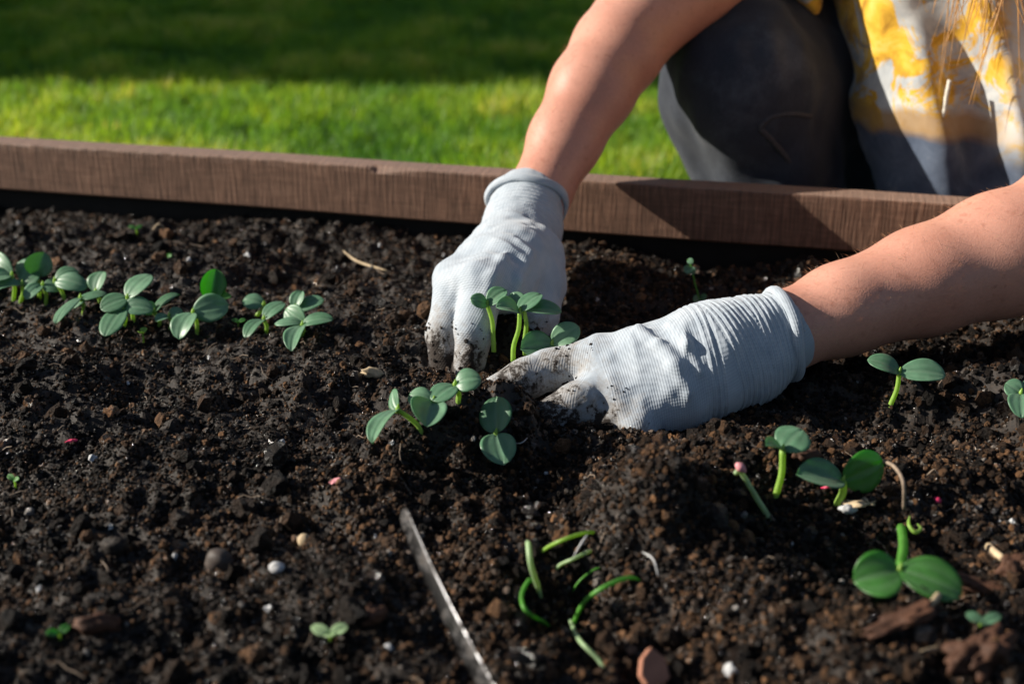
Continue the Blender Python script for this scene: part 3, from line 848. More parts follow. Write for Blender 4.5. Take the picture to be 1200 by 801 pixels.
# the hand that lies along the soil, pointing to the other hand (person's left)
def build_left(s):
    c0 = W(912, 392, .905); c1 = W(872, 402, .897); c2 = W(828, 418, .885)
    i_m = W(700, 424, .880); m_m = W(708, 456, .858); r_m = W(722, 470, .848); p_m = W(748, 488, .838)
    s.chain([c0, c1, c2], [.0320, .0312, .0310], .012)
    s.cone(c1, W(872, 424, .885), .027, .027, .02).cone(W(835, 450, .862), W(875, 430, .88), .026, .026, .02)
    for q, r in ((i_m, .0165), (m_m, .0165), (r_m, .0170), (p_m, .0165)):
        s.cone(c2, q, .029, r, .022)
    s.cone(i_m, p_m, .0165, .0165, .012).cone(W(760, 428, .878), W(790, 468, .852), .024, .024, .02)
    # index, laid out straight
    s.chain([i_m, W(650, 432, .880), W(614, 444, .868), W(584, 456, .858)], [.0170, .0155, .0145, .0125], .005)
    # middle, bent down into the soil
    s.chain([m_m, W(674, 476, .836), W(642, 491, .824)], [.0165, .0160, .0135], .004)
    # ring and little finger, dug in
    s.chain([r_m, W(712, 500, .832), W(705, 530, .832)], [.0165, .0145, .011], .010)
    s.chain([p_m, W(745, 505, .822), W(735, 530, .82)], [.0155, .0135, .0105], .006)
    # thumb behind the palm
    s.chain([W(810, 424, .900), W(745, 448, .905), W(705, 470, .885)], [.022, .018, .0140], .008)
    return s
base = build_left(SDF()); gl = build_left(SDF())
ridge(gl, base, [(750, 386), (772, 402), (792, 428), (806, 460)], .0020, .008)
ridge(gl, base, [(782, 376), (806, 404), (820, 436)], .0012, .007)
glove('glove', gl, [W(918, 391, .905), W(872, 402, .897), W(828, 418, .885), W(700, 440, .87), W(640, 438, .884), W(584, 463, .887)], np.array([0, -.4, .9]),
      W(914, 391, .906), (.0345, .0345), [(W(600, 446, .852), .100, 1.08), (W(645, 488, .825), .065, 1.40), (W(700, 505, .82), .07, 1.15), (W(645, 420, .865), .07, 1.0)],
      'pale grey knit glove with one finger stretched out along the soil', .085)

# the hand that reaches down over the board (person's right)
def build_right(s):
    c0 = W(618, 240, 1.118); c1 = W(612, 268, 1.092); c2 = W(602, 295, 1.058)
    i_m = W(566, 332, .955); m_m = W(536, 338, .968); r_m = W(532, 330, .992); p_m = W(552, 322, 1.012)
    s.chain([c0, c1, c2], [.0335, .0325, .034], .012)
    for q, r in ((i_m, .0165), (m_m, .0165), (r_m, .0165), (p_m, .0155)): s.cone(c2, q, .029, r, .014)
    s.cone(i_m, m_m, .0165, .0165, .01).cone(W(606, 305, 1.01), W(592, 335, .975), .029, .024, .02)
    s.chain([i_m, W(555, 385, .928), W(549, 438, .920)], [.0168, .0155, .0120], .005)
    s.chain([m_m, W(522, 392, .946), W(521, 438, .930)], [.0168, .0150, .0118], .004)
    s.chain([r_m, W(526, 385, .975), W(530, 425, .955)], [.0160, .0145, .0115], .004)
    s.chain([p_m, W(545, 380, 1.0), W(548, 415, .975)], [.0150, .0135, .0110], .004)
    s.chain([W(625, 300, 1.03), W(630, 335, 1.005), W(628, 368, .985), W(616, 402, .962)], [.025, .0215, .0175, .0125], .010)
    return s
base = build_right(SDF()); gr = build_right(SDF())
ridge(gr, base, [(592, 296), (578, 322), (568, 350)], .0016, .009)
ridge(gr, base, [(622, 296), (608, 328), (600, 350)], .0016, .009)
glove('glove', gr, [W(619, 234, 1.122), W(612, 268, 1.092), W(602, 295, 1.058), W(556, 340, .965), W(540, 385, .935), W(535, 438, .925)], np.array([-.8, -.4, .3]),
      W(618, 239, 1.119), (.0352, .0352), [(W(548, 442, .910), .065, 1.25), (W(516, 438, .92), .085, 1.3), (W(612, 400, .95), .06, 1.1)],
      'pale grey knit glove reaching down with soiled fingers around the seedlings', .075)

gp = np.concatenate(GLOVE_PTS); gp = gp[RNG.integers(0, len(gp), 420)]
gp = gp[noise3(gp / .010, 44) > -.05]
o = scatter('stuck_crumbs', gp, np.exp(RNG.normal(math.log(.0006), .4, len(gp))), RNG.uniform(0, 6.28, (len(gp), 3)), RNG.integers(0, 9, len(gp)), RNG.uniform(0, .6, len(gp)), crumbs, MAT['crumb'])
tag(o, 'specks of soil sticking to the glove fingers', 'soil', kind='stuff')

# ---- jeans
je = SDF()
kneeR = W(872, 96, 1.325); hipR = hip + np.array([-.09, -.02, .02]); ankR = np.array([.37, 1.80, LAWN_Z + .07])
kneeL = np.array([.66, 1.46, .10]); hipL = hip + np.array([.09, 0, .02]); ankL = np.array([.68, 1.84, LAWN_Z + .07])
je.cone(hipR, kneeR, .115, .080, .02).cone(kneeR, W(920, 290, 1.345), .080, .074, .03).cone(W(920, 290, 1.345), ankR, .074, .05, .03).cone(W(950, 60, 1.42), W(985, 260, 1.44), .082, .082, .03)
je.cone(hipL, kneeL, .105, .080, .02).cone(kneeL, ankL, .078, .05, .02).cone(hipR, hipL, .12, .12, .03)
jeb = SDF(); jeb.pr = list(je.pr)
def crease(P, v): return v + .0075 * noise3(P * np.array([24, 24, 13]) + 3, 12) + .0035 * noise3(P * np.array([60, 60, 25]), 13)
je.post.append(crease)
jme, _ = je.mesh('jeans', .0055, MAT['denim'])
jeans = pobj('jeans', jme)
seam = [trace(jeb, *p, y0=1.1) for p in ((890, 150), (902, 138), (918, 134), (936, 134), (950, 137))]
V, F = tube(spline(seam, 6), .0030, 8); obj('seam', mesh_py('seam', V, F, MAT['thread']), jeans)
seam = [trace(jeb, *p, y0=1.1) for p in ((890, 150), (905, 165), (922, 185), (940, 208))]
V, F = tube(spline(seam, 6), .0030, 8); obj('seam', mesh_py('seam', V, F, MAT['thread']), jeans)

# ---- shirt
sh = SDF()
sh.cone(shoulR + np.array([.02, .01, .0]), shoulL, .068, .068, .04).cone(mid, mid + (hip - mid) * .9, .13, .14, .06)
sh.cone(shoulR, shoulR + (elbowR - shoulR) * .42, .068, .066, .03).cone(shoulL, shoulL + (elbowL - shoulL) * .30, .066, .066, .03)
sh.cone(W(1078, -40, 1.345), W(1108, 240, 1.255), .100, .064, .04).cone(W(1235, -40, 1.31), W(1235, 240, 1.235), .096, .070, .04)
shb = SDF(); shb.pr = list(sh.pr)
def folds(P, v):
    q = P[:, 0] + .25 * P[:, 2] + .012 * noise3(P / .09, 3)
    return v + .0085 * np.sin(q * 2 * math.pi / .075) * np.clip(.9 + noise3(P / .06, 8), 0, 1.6) + .004 * noise3(P / np.array([.03, .03, .06]), 14) + .0015 * noise3(P / .012, 15)
sh.post.append(folds)
sme, _ = sh.mesh('shirt', .0055, MAT['shirt'])
shirt = pobj('shirt', sme)
dc = [trace(shb, *p, y0=1.0) + np.array([0, -.008, 0]) for p in ((1110, 92), (1106, 112), (1103, 130), (1096, 146), (1093, 160), (1098, 168))]
V, F = tube(spline(dc, 6), .0022, 7); obj('drawcord', mesh_py('drawcord', V, F, MAT['cord']), shirt)

# ---- shoes
for a in (ankR, ankL):
    s_ = SDF(); f0 = np.array([a[0], a[1] + .05, LAWN_Z + .042]); f1 = np.array([a[0], a[1] - .14, LAWN_Z + .036])
    s_.cone(f0, f1, .040, .034, .02).cone(np.array(a), f0, .045, .040, .02)
    me, _ = s_.mesh('shoe', .006, MAT['shoe']); pobj('shoe', me)

# ---- long hair hanging from the head
rr = np.random.default_rng(5); V, F = [], []
for i in range(330):
    th = rr.uniform(0, 2 * math.pi); ph = rr.uniform(0, 1.25)
    d = np.array([math.sin(ph) * math.cos(th), math.sin(ph) * math.sin(th), math.cos(ph)])
    if d[1] < -.55 and d[2] < .75: continue
    p0 = head + d * np.array([.077, .095, .114]) * 1.01
    side = 1 if d[0] > 0 else -1
    out = p0 + np.array([d[0] * .03, d[1] * .02, .006])
    p1 = head + np.array([side * rr.uniform(.078, .098), rr.uniform(-.04, .09), rr.uniform(-.02, .03)])
    fall = rr.normal(0, 1, 3) * np.array([.022, .025, .02])
    p2 = head + np.array([side * rr.uniform(.05, .10) * .9, -.05, -.22]) + fall
    L = rr.uniform(.27, .385)
    p3 = head + np.array([side * rr.uniform(.015, .085) + .0, -.055, -L]) + fall * 1.3
    pts = spline([p0, out, p1, p2, p3], 4); r0 = rr.uniform(.0005, .0011)
    v, f = tube(pts, [r0] * (len(pts) - 3) + [r0 * .8, r0 * .5, r0 * .15], 4, False)
    b = len(V); V += v; F += [tuple(q + b for q in g) for g in f]
o = pobj('hair', mesh_py('hair', V, F, MAT['hair'])); o['label'] = 'long blond hair hanging forward'

# ------------------------------------------------------------------ seedlings
def leaf_mesh(base, tip, width, droop=.6, cup=.12, nvec=(-.25, -.45, .85), thick=.0008, mat='leaf', seed=0, twist=0.0):
    base = np.array(base, float); tip = np.array(tip, float); ax = tip - base; L = np.linalg.norm(ax); ax /= L
    nv = np.array(nvec, float); nv /= np.linalg.norm(nv); nv = nv - (nv @ ax) * ax
    if np.linalg.norm(nv) < .15: nv = np.array([1.0, 0, .3]) - (np.array([1.0, 0, .3]) @ ax) * ax
    nv /= np.linalg.norm(nv); lat = np.cross(nv, ax)
    nu, nvv = 18, 13
    u = np.linspace(0, 1, nu); v = np.linspace(-1, 1, nvv)
    th = droop * (u - .5); cx = np.concatenate([[0], np.cumsum(np.cos(th[:-1] + droop / nu / 2) / (nu - 1))]); cz = np.concatenate([[0], np.cumsum(-np.sin(th[:-1]) / (nu - 1))])
    cx = cx / cx[-1]; 
    w = width * .97 / 2 * np.maximum(np.sin(np.pi * np.clip(u, 0, 1) ** 1.0), 0) ** .50; w[0] = width * .05; w[-1] = width * .03
    U, Vv = np.meshgrid(u, v, indexing='ij'); ww = w[:, None] * Vv
    mid_ = np.exp(-(Vv / .13) ** 2); latv = np.exp(-((np.abs(Vv) - .52 - .06 * np.sin(U * 5 + seed)) / .13) ** 2) * (U > .08) * (U < .93)
    wavy = .02 * L * np.sin(U * 6 + seed) * np.abs(Vv) ** 2
    zc = cz[:, None] * L + cup * np.abs(Vv) ** 1.7 * w[:, None] - .00085 * mid_ - .00040 * latv + wavy + twist * ww
    P = base + (cx[:, None] * L)[..., None] * ax + ww[..., None] * lat + zc[..., None] * nv
    rim = (1 - np.abs(Vv) ** 6 * .75) * np.minimum(1, np.sin(np.pi * np.clip(U, .02, .985)) * 3)
    top = P + (thick / 2 * rim)[..., None] * nv; bot = P - (thick / 2 * rim)[..., None] * nv
    V = np.concatenate([top.reshape(-1, 3), bot.reshape(-1, 3)]); n = nu * nvv
    id_ = np.arange(n).reshape(nu, nvv)
    q = np.stack([id_[:-1, :-1], id_[1:, :-1], id_[1:, 1:], id_[:-1, 1:]], -1).reshape(-1, 4)
    bd = np.concatenate([id_[:, 0], id_[-1, 1:], id_[::-1, -1][1:], id_[0, ::-1][1:-1]])
    nx = np.roll(bd, -1); sd = np.stack([bd, bd + n, nx + n, nx], -1)
    Q = np.concatenate([q, q[:, ::-1] + n, sd])
    me = mesh_np('leaf', V, Q, MAT[mat]); ve = np.clip(mid_ + .55 * latv, 0, 1).reshape(-1)
    attr(me, 'vein', np.concatenate([ve, ve])); return me

def shift(me, off):
    n = len(me.vertices); co = np.empty(n * 3, np.float32); me.vertices.foreach_get('co', co)
    co = co.reshape(-1, 3) - np.asarray(off, np.float32); me.vertices.foreach_set('co', co.ravel()); me.update()
    return me

def seedling(label, base_px, top_px, leaves, lean=0.0, stem_r=.0017, stem='stem', mat='leaf', group=None, base_dz=0.0, y_base=None, name='seedling', bend=None):
    """base and top of the stem and the leaf tips, as seen; depth follows the soil, lean and each leaf's own reach"""
    b = G(*base_px) if y_base is None else W(*base_px, y_base)
    t = W(*top_px, b[1] + lean)
    root = thing(name, label, 'seedling', b, group)
    m_ = (b + t) / 2 + np.array([.0015, 0, .0]) + (np.array(bend) if bend else 0)
    down = b - np.array([0, 0, .010]) + (b - t) * .1
    pts = spline([down, b, m_, t], 5); V, F = tube(pts, np.linspace(stem_r * 1.15, stem_r * .95, len(pts)), 9)
    st = obj('stem', shift(mesh_py('stem', V, F, MAT[stem]), b), root)
    for i, lf in enumerate(leaves):
        px, py, dy, wd = lf[:4]; kw = dict(lf[4]) if len(lf) > 4 else {}
        yt = min(t[1] + dy, G(px, py)[1] - .012) if py > base_px[1] - 12 else t[1] + dy
        tip = W(px, py, yt); m2 = kw.pop('mat', mat)
        q = ((px * 37 + py * 91) % 100) / 100
        kw.setdefault('droop', .35 + .9 * q); kw.setdefault('cup', -.12 + .5 * ((px * 13 + py * 29) % 100) / 100); kw.setdefault('twist', -.3 + .6 * ((px * 7 + py * 53) % 100) / 100)
        me = leaf_mesh(t, tip, wd, mat=m2, seed=hash((px, py)) % 7, **kw)
        obj('leaf', shift(me, b), root)
    bud, bf = tube([t - np.array([0, 0, .002]), t + np.array([0, 0, .001]), t + np.array([.0005, 0, .0042])], [.0016, .0015, .0004], 6)
    obj('bud', shift(mesh_py('bud', bud, bf, MAT['stem']), b), root)
    return root

UP = (-.15, -.2, .95); CAMW = (-.25, -.8, .55); LFT = (-.8, -.45, .4)
gA = 'row of cucumber seedlings away from the hands'
seedling('seedling with two overlapping leaves at the outer end of the dense row', (16, 352), (14, 322), [(-8, 302, .02, .022, {'nvec': CAMW}), (-22, 330, -.01, .020)], group=gA)
seedling('seedling with a long low leaf, tucked into the dense outer clump', (24, 354), (26, 333), [(-14, 343, -.01, .020), (43, 316, .012, .024, {'nvec': CAMW})], group=gA)
seedling('seedling with an upright leaf rimmed bright green in the dense outer clump', (46, 350), (43, 323), [(52, 295, .004, .024, {'nvec': (.2, -.9, .3), 'cup': .5}), (20, 309, .012, .019)], group=gA)
seedling('small drooping two-leaved seedling fronting the dense outer clump', (54, 356), (50, 334), [(30, 351, -.012, .015, {'droop': .9}), (72, 339, .0, .016, {'droop': .8})], group=gA)
seedling('seedling with flat shaded leaves at the inner side of the dense outer clump', (76, 352), (64, 329), [(92, 318, .008, .017), (103, 337, -.006, .018)], group=gA)
seedling('low seedling with a drooping leaf nearly touching the soil', (98, 368), (94, 349), [(125, 344, .006, .015), (66, 381, -.022, .015, {'droop': .9})], group=gA)
seedling('seedling with an upright oval leaf behind a drooping one', (117, 358), (112, 342), [(121, 318, .012, .023, {'nvec': CAMW}), (86, 362, -.018, .015, {'droop': .9})], group=gA)
seedling('seedling with a broad leaf bent down towards the open soil', (146, 381), (144, 361), [(123, 394, -.030, .023, {'nvec': CAMW}), (180, 363, -.002, .017, {'droop': .8})], group=gA)
seedling('seedling with a big folded leaf rising above its neighbours', (156, 376), (149, 349), [(177, 322, .020, .024, {'nvec': CAMW}), (118, 362, -.008, .020)], group=gA)
seedling('narrow-leaved seedling leaning towards the clump with the upright leaf', (187, 382), (181, 366), [(211, 346, .016, .015), (168, 356, .0, .014)], group=gA)
seedling('smallest seedling of the row, with two short pale leaves', (200, 385), (198, 371), [(182, 377, -.008, .012), (214, 364, .004, .012)], group=gA)
seedling('seedling with a broad veined leaf and one hanging leaf', (231, 390), (226, 366), [(210, 398, -.022, .023, {'nvec': CAMW}), (268, 357, .006, .024, {'nvec': CAMW})], group=gA)
seedling('seedling with one tall upright translucent leaf in the row', (250, 374), (246, 353), [(253, 315, .010, .023, {'nvec': (.25, -.9, .2), 'cup': .55, 'mat': 'leaf_bright'}), (271, 347, .006, .010, {'mat': 'leaf_bright'})], group=gA)
seedling('single-leaved shaded seedling just outside the rosette clump', (301, 370), (309, 357), [(285, 352, .004, .018)], group=gA)
seedling('seedling with two slanting leaves beside the rosette clump', (312, 390), (309, 374), [(334, 355, .014, .017), (288, 397, -.022, .015)], group=gA)
seedling('seedling of the rosette clump with a leaf hanging over the soil', (353, 395), (354, 381), [(342, 412, -.026, .017, {'nvec': CAMW}), (391, 375, .0, .018)], group=gA)
seedling('seedling of the rosette clump with folded facing leaves', (346, 388), (357, 379), [(335, 362, .012, .019, {'nvec': CAMW}), (322, 380, .0, .013)], group=gA)
seedling('rear seedling of the rosette clump with a bright rimmed leaf', (352, 378), (346, 361), [(354, 341, .010, .015), (380, 351, .004, .016)], group=gA)

gB = 'seedlings being planted between the gloves'
seedling('thin-stemmed seedling with small brown-tipped leaves inside the gloved fingers', (578, 394), (571, 357), [(551, 350, -.004, .013, {'droop': .9}), (594, 340, .006, .015)], group=gB, y_base=.915)
seedling('seedling with a pale upright stem and three-way spread leaves between the gloves', (602, 405), (609, 365), [(581, 360, -.008, .018), (634, 345, .012, .019)], group=gB, y_base=.905)
seedling('seedling behind the pale-stemmed one with a wide dark leaf', (615, 398), (614, 362), [(658, 366, -.004, .019, {'droop': .8}), (600, 343, .012, .014)], group=gB, y_base=.912)
seedling('seedling with round leaves resting on the outstretched gloved finger', (652, 418), (647, 403), [(610, 409, -.010, .024, {'nvec': (-.2, -.75, .6), 'droop': .3}), (679, 383, .004, .020, {'nvec': CAMW})], group=gB, y_base=.905)
gC = 'seedlings on the loose soil in front of the gloves'
seedling('leaning seedling with narrow grey-green leaves on a green stem', (492, 502), (466, 480), [(437, 521, -.034, .017, {'nvec': (-.4, -.5, .75)}), (460, 457, .014, .014, {'nvec': LFT})], group=gC)
seedling('low seedling with crumbs of soil caught on its broad leaf', (504, 492), (508, 470), [(478, 466, .004, .016), (500, 500, -.028, .024, {'nvec': (-.1, -.5, .85), 'cup': .5})], group=gC)
seedling('seedling with a curled-over leaf touching the soiled glove fingers', (537, 470), (533, 451), [(507, 470, -.014, .020), (564, 444, .0, .018, {'droop': 1.3})], group=gC)
seedling('seedling with two broad veined leaves spread up and down below the fingertip', (581, 524), (581, 508), [(581, 465, .020, .024, {'nvec': (-.15, -.85, .55), 'droop': .3}), (590, 545, -.024, .024, {'nvec': (-.1, -.7, .7)})], group=gC)
gD = 'seedlings standing apart beyond the gloved hand'
seedling('straight-stemmed seedling in the shade under the bare forearm', (1043, 476), (1054, 436), [(1016, 422, .004, .018), (1108, 440, -.004, .019)], group=gD)
seedling('small seedling on a crumbly ridge beyond the bare forearm', (1199, 482), (1196, 461), [(1178, 449, .006, .016), (1197, 490, -.018, .020, {'nvec': CAMW}), (1222, 455, .006, .016)], group=gD)
seedling('seedling with a single cupped leaf on a tall glowing stem', (909, 582), (917, 527), [(940, 503, .012, .024, {'nvec': (-.3, -.7, .7), 'droop': .8}), (897, 522, -.012, .013, {'droop': .7})], group=gD, stem_r=.0020)
r_ = seedling('short seedling with bright spread leaves and a red sprout at its foot', (981, 592), (988, 563), [(933, 556, -.006, .024, {'nvec': (.1, -.6, .8), 'cup': .5}), (1035, 540, .010, .028, {'nvec': (.35, -.85, .35), 'mat': 'leaf_bright'})], group=gD, stem_r=.0024)
seedling('flopped seedling with two glossy bright green leaves spread flat on the soil', (1056, 618), (1054, 667), [(1000, 681, -.004, .026, {'nvec': (.1, -.75, .65), 'cup': .4}), (1127, 695, -.010, .024, {'nvec': (.0, -.7, .7), 'cup': .4})], lean=-.100, mat='leaf_bright', stem='stem_green', group=gD, stem_r=.0026)

def strand(name, label, cat, px_pts, r, mat, lift=.003, group=None, taper=True, flat=None, dys=None, ends_in=True):
    pts = []
    for i, p in enumerate(px_pts):
        g = G(*p); q = W(p[0], p[1], g[1] - (p[2] if len(p) > 2 else 0)); q = q + np.array([0, 0, lift]); pts.append(q)
    limp = name == 'limp_blade'
    if limp: pts = [pts[0] + (pts[0] - pts[1]) * .45 + np.array([0, 0, -.006])] + pts + [pts[-1] + (pts[-1] - pts[-2]) * .55 + np.array([0, 0, -.005])]
    pts = spline(pts, 6); n = len(pts)
    rad = [(.47 if limp else .62) * r * (1 - .8 * abs(2 * i / (n - 1) - 1) ** (5 if limp else 2.5)) if taper else r for i in range(n)]
    V, F = tube(pts, rad, 7); b = pts[0]
    o = obj(name, shift(mesh_py(name, V, F, MAT[mat]), b), None, b); tag(o, label, cat, group); return o

def G2(p): return (p[0], p[1])
# hooked seedling with pink seed coat
b = G(900, 606); hk = thing('sprout', 'hooked sprout still wearing a pink seed coat', 'seedling', b, gD)
pts = spline([b - np.array([0, 0, .01]), b, W(886, 582, b[1]), W(873, 560, b[1]), W(866, 551, b[1] - .002), W(862, 554, b[1] - .006)], 6)
V, F = tube(pts, np.linspace(.0021, .0014, len(pts)), 8); obj('stem', shift(mesh_py('stem', V, F, MAT['stem_pale']), b), hk)
c0, c1 = W(863, 543, b[1] - .006), W(874, 553, b[1] - .006); V, F = tube(spline([c0, (c0 + c1) / 2, c1], 5), [.0012, .0018, .0024, .0027, .0028, .0027, .0026, .0022, .0018, .0012, .0006], 10)
obj('seed_coat', shift(mesh_py('seed_coat', V, F, MAT['pink']), b), hk)

gE = 'limp green blades half buried in the foreground hollow'
strand('limp_blade', 'limp bright green blade lying highest across the hollow', 'seedling', [(638, 652), (662, 640, .006), (690, 632)], .0024, 'stem', .005, gE)
strand('limp_blade', 'shaded green blade lying second across the hollow', 'seedling', [(655, 671), (672, 663, .006), (692, 654)], .0022, 'stem_pale', .005, gE)
strand('limp_blade', 'short thin green-tipped blade inside the hollow', 'seedling', [(673, 697), (684, 684, .004), (700, 674)], .0012, 'stem_green', .005, gE)
strand('limp_blade', 'long curved dark green blade arching out of the hollow', 'seedling', [(671, 742), (684, 716, .010), (708, 698, .012), (736, 687, .004)], .0026, 'stem_green', .006, gE)
strand('limp_blade', 'pale green blade bending down towards the terracotta shard', 'seedling', [(668, 735), (678, 758, .004), (702, 783)], .0024, 'stem_pale', .005, gE)
strand('limp_blade', 'broad pale blade standing at the rim of the hollow', 'seedling', [(619, 648, .012), (622, 672, .010), (631, 700)], .0034, 'stem_pale', .006, gE)
strand('limp_blade', 'hooked bright green blade curling at the rim of the hollow', 'seedling', [(620, 688, .006), (611, 706, .006), (617, 725, .004), (640, 739)], .0026, 'stem_green', .005, gE)
strand('curled_sprout', 'curled yellow-green sprout hook beside the flopped seedling', 'seedling', [(1065, 611, .008), (1064, 621, .008), (1071, 630, .008), (1078, 626, .008), (1074, 620, .008)], .0019, 'stem', .004)
strand('red_sprout', 'thin crimson sprout lying at the foot of the short bright seedling', 'sprout', [(961, 578), (972, 576, .004), (984, 569, .006)], .0014, 'red', .004)

# tiny weeds
def weed(label, px, py, hh=.012, mat='leaf_bright', n=2, sz=.008, group=None):
    b = G(px, py); root = thing('weed_sprout', label, 'weed', b, group); t = b + np.array([.001, -.002, hh])
    V, F = tube([b - np.array([0, 0, .005]), b + np.array([.0004, 0, hh * .5]), t], [.0007, .0007, .0006], 6); obj('stem', shift(mesh_py('stem', V, F, MAT['stem']), b), root)
    for k in range(n):
        a = 2 * math.pi * k / n + px; tip = t + np.array([math.cos(a) * sz, math.sin(a) * sz * .6, sz * .3])
        obj('leaf', shift(leaf_mesh(t, tip, sz * .6, mat=mat, nvec=(0, -.5, .8), thick=.0005), b), root)
weed('tiny bright two-leaved weed close under the rear board', 160, 276, .008, n=3)
weed('tiny flat green weed behind the row of seedlings', 196, 305, .004, n=3)
weed('tiny bright weed on the bare soil far from the tool', 18, 573, .008, 'leaf_bright', 2, .007)
weed('tiny green weed blade low in the foreground soil', 70, 750, .006, 'leaf_bright', 2, .008)
weed('pale three-leaved weed flat on the foreground soil', 386, 752, .006, 'stem_pale', 3, .011)
weed('small pale green weed near the bark chips', 1146, 738, .006, 'leaf', 3, .010)
weed('little weed with green and yellow leaves in front of the seedling row', 168, 402, .010, 'stem', 2, .010)
weed('thin weed among the dark gap in the seedling row', 279, 384, .006, 'leaf_bright', 3, .007)
b = G(821, 356); root = thing('weed_sprout', 'spindly climbing weed in the shade under the rear board', 'weed', b)
tp = [W(814, 330, b[1]), W(810, 312, b[1]), W(806, 304, b[1])]
V, F = tube(spline([b - np.array([0, 0, .005]), b, *tp], 5), .0008, 6); obj('stem', shift(mesh_py('stem', V, F, MAT['stem_green']), b), root)
for t0, tx, ty, wd in ((tp[1], 803, 320, .009), (tp[1], 813, 322, .006), (tp[2], 812, 308, .006), (b + np.array([0, 0, .004]), 812, 351, .009), (b + np.array([0, 0, .004]), 828, 345, .006)):
    obj('leaf', shift(leaf_mesh(t0, W(tx, ty, b[1] - .003), wd, mat='leaf', nvec=CAMW, thick=.0005), b), root)

# ------------------------------------------------------------------ litter on the soil
def lump(name, label, cat, px, py, size, mat, seed, group=None, rough=.3, rz=0.0, sink=.3, sub=3):
    P_ = G(px, py); pr = lump_proto(name, MAT[mat], seed, rough, sub, 1.0, 1.3 if rough < .3 else 2.4); me = pr.data; bpy.data.objects.remove(pr)
    n = len(me.vertices); co = np.empty(n * 3, np.float32); me.vertices.foreach_get('co', co); co = co.reshape(-1, 3) * np.array(size, np.float32); me.vertices.foreach_set('co', co.ravel()); me.update()
    o = obj(name, me, None, P_ + np.array([0, 0, size[2] * (1 - 2 * sink)])); o.rotation_euler = (random.uniform(-.3, .3), random.uniform(-.3, .3), rz); tag(o, label, cat, group); return o
lump('pebble', 'rounded brown-grey pebble casting a long shadow on the bare soil', 'pebble', 258, 662, (.0085, .008, .0075), 'pebble', 3, None, .15)
lump('pebble', 'smooth cream pebble on the bare soil near the metal tool', 'pebble', 357, 636, (.0045, .004, .0045), 'straw', 5, None, .1)
lump('pebble', 'pale grey pebble close to the cream one', 'pebble', 324, 668, (.0045, .004, .004), 'perlite', 6, None, .2)
lump('clod', 'dark earth lump beside the shadowed hollow in the bare soil', 'clod', 135, 643, (.0065, .006, .006), 'soil', 8, None, .4)
gP = 'white perlite grains in the soil'
for k, (px, py, s_) in enumerate([(290, 301, 4.5), (222, 306, 3.2), (110, 540, 4), (130, 618, 2.4), (205, 653, 2.6), (22, 262, 2.6), (330, 520, 2.8), (460, 520, 2.6), (367, 597, 2), (1186, 612, 2.4), (640, 556, 2.2), (855, 789, 5), (47, 692, 3), (440, 632, 2.4),
                                  (315, 716, 3.2), (300, 770, 3), (372, 322, 2.2), (410, 342, 2.4), (445, 288, 2.6), (520, 300, 2.4), (700, 352, 2.6), (1152, 505, 2.4), (1170, 612, 2), (930, 640, 2.2), (245, 420, 2.4), (150, 450, 2), (60, 420, 2.2), (455, 760, 3)]):
    lump('perlite_grain', 'small white perlite grain on the dark soil', 'perlite', px, py, (s_ * .0008, s_ * .0007, s_ * .0007), 'perlite', 30 + k, gP, .6, random.uniform(0, 3), .2, 2)
lump('soil_lump', 'crumbly rust brown fibrous lump at the edge of the bark chips', 'clod', 1148, 772, (.015, .010, .008), 'bark', 60, None, .7, .5, .3, 4)
lump('soil_lump', 'rust brown fibrous lump beyond the longer bark chip', 'clod', 1192, 672, (.010, .008, .008), 'bark', 61, None, .5, .1, .3, 4)
lump('bark_chip', 'broad reddish bark chip lying under the flopped seedling', 'bark', 1052, 730, (.020, .009, .004), 'bark', 62, None, .4, .35, .2, 4)
lump('bark_chip', 'long dark bark chip next to the rust brown lump', 'bark', 1150, 690, (.021, .008, .004), 'bark', 63, None, .4, -.1, .2, 4)
lump('bark_chip', 'small rust bark flake behind the tall-stemmed seedling', 'bark', 946, 538, (.010, .005, .004), 'bark', 64, None, .35, .5, .2, 3)
lump('bark_chip', 'brown bark bit lying on bare soil near the tool', 'bark', 437, 726, (.008, .006, .005), 'bark', 65, None, .35, .9, .2, 3)
lump('bark_chip', 'reddish bark bit sunk in soil near the dark earth lump', 'bark', 115, 738, (.012, .008, .006), 'bark', 66, None, .35, .4, .2, 3)
lump('straw_flake', 'cream papery flake at the foot of the short bright seedling', 'debris', 1000, 592, (.009, .004, .002), 'straw', 67, None, .3, -.5, .1, 3)
lump('straw_flake', 'pale white chip in front of the papery flake', 'debris', 994, 600, (.006, .004, .003), 'perlite', 68, None, .3, .2, .1, 3)
lump('straw_flake', 'yellowish papery flake beyond the cream one', 'debris', 1016, 590, (.006, .003, .0025), 'straw', 69, None, .3, -.8, .1, 3)
lump('straw_flake', 'ochre crumbly chip behind the leaning seedling', 'debris', 438, 440, (.010, .005, .004), 'straw', 70, None, .4, .3, .2, 3)
lump('red_bead', 'tiny red bead on the dark soil', 'debris', 1097, 590, (.0028, .0028, .0028), 'red', 71, None, .1, 0, .1, 3)
lump('petal', 'crimson petal scrap on the bare soil', 'debris', 84, 519, (.004, .002, .0015), 'red', 72, None, .4, .4, 0, 2)
lump('petal', 'purple-pink petal scrap on the bare soil near the loose mound', 'debris', 393, 567, (.0038, .003, .002), 'pink', 73, None, .4, .4, 0, 2)
strand('twig', 'pale dry twig lying on soil behind the glove', 'twig', [(402, 298), (420, 311), (455, 322)], .0022, 'straw', .004)
strand('twig', 'curved dry stalk close under the rear board', 'twig', [(176, 280), (186, 268, .006), (197, 276)], .0014, 'straw', .005)
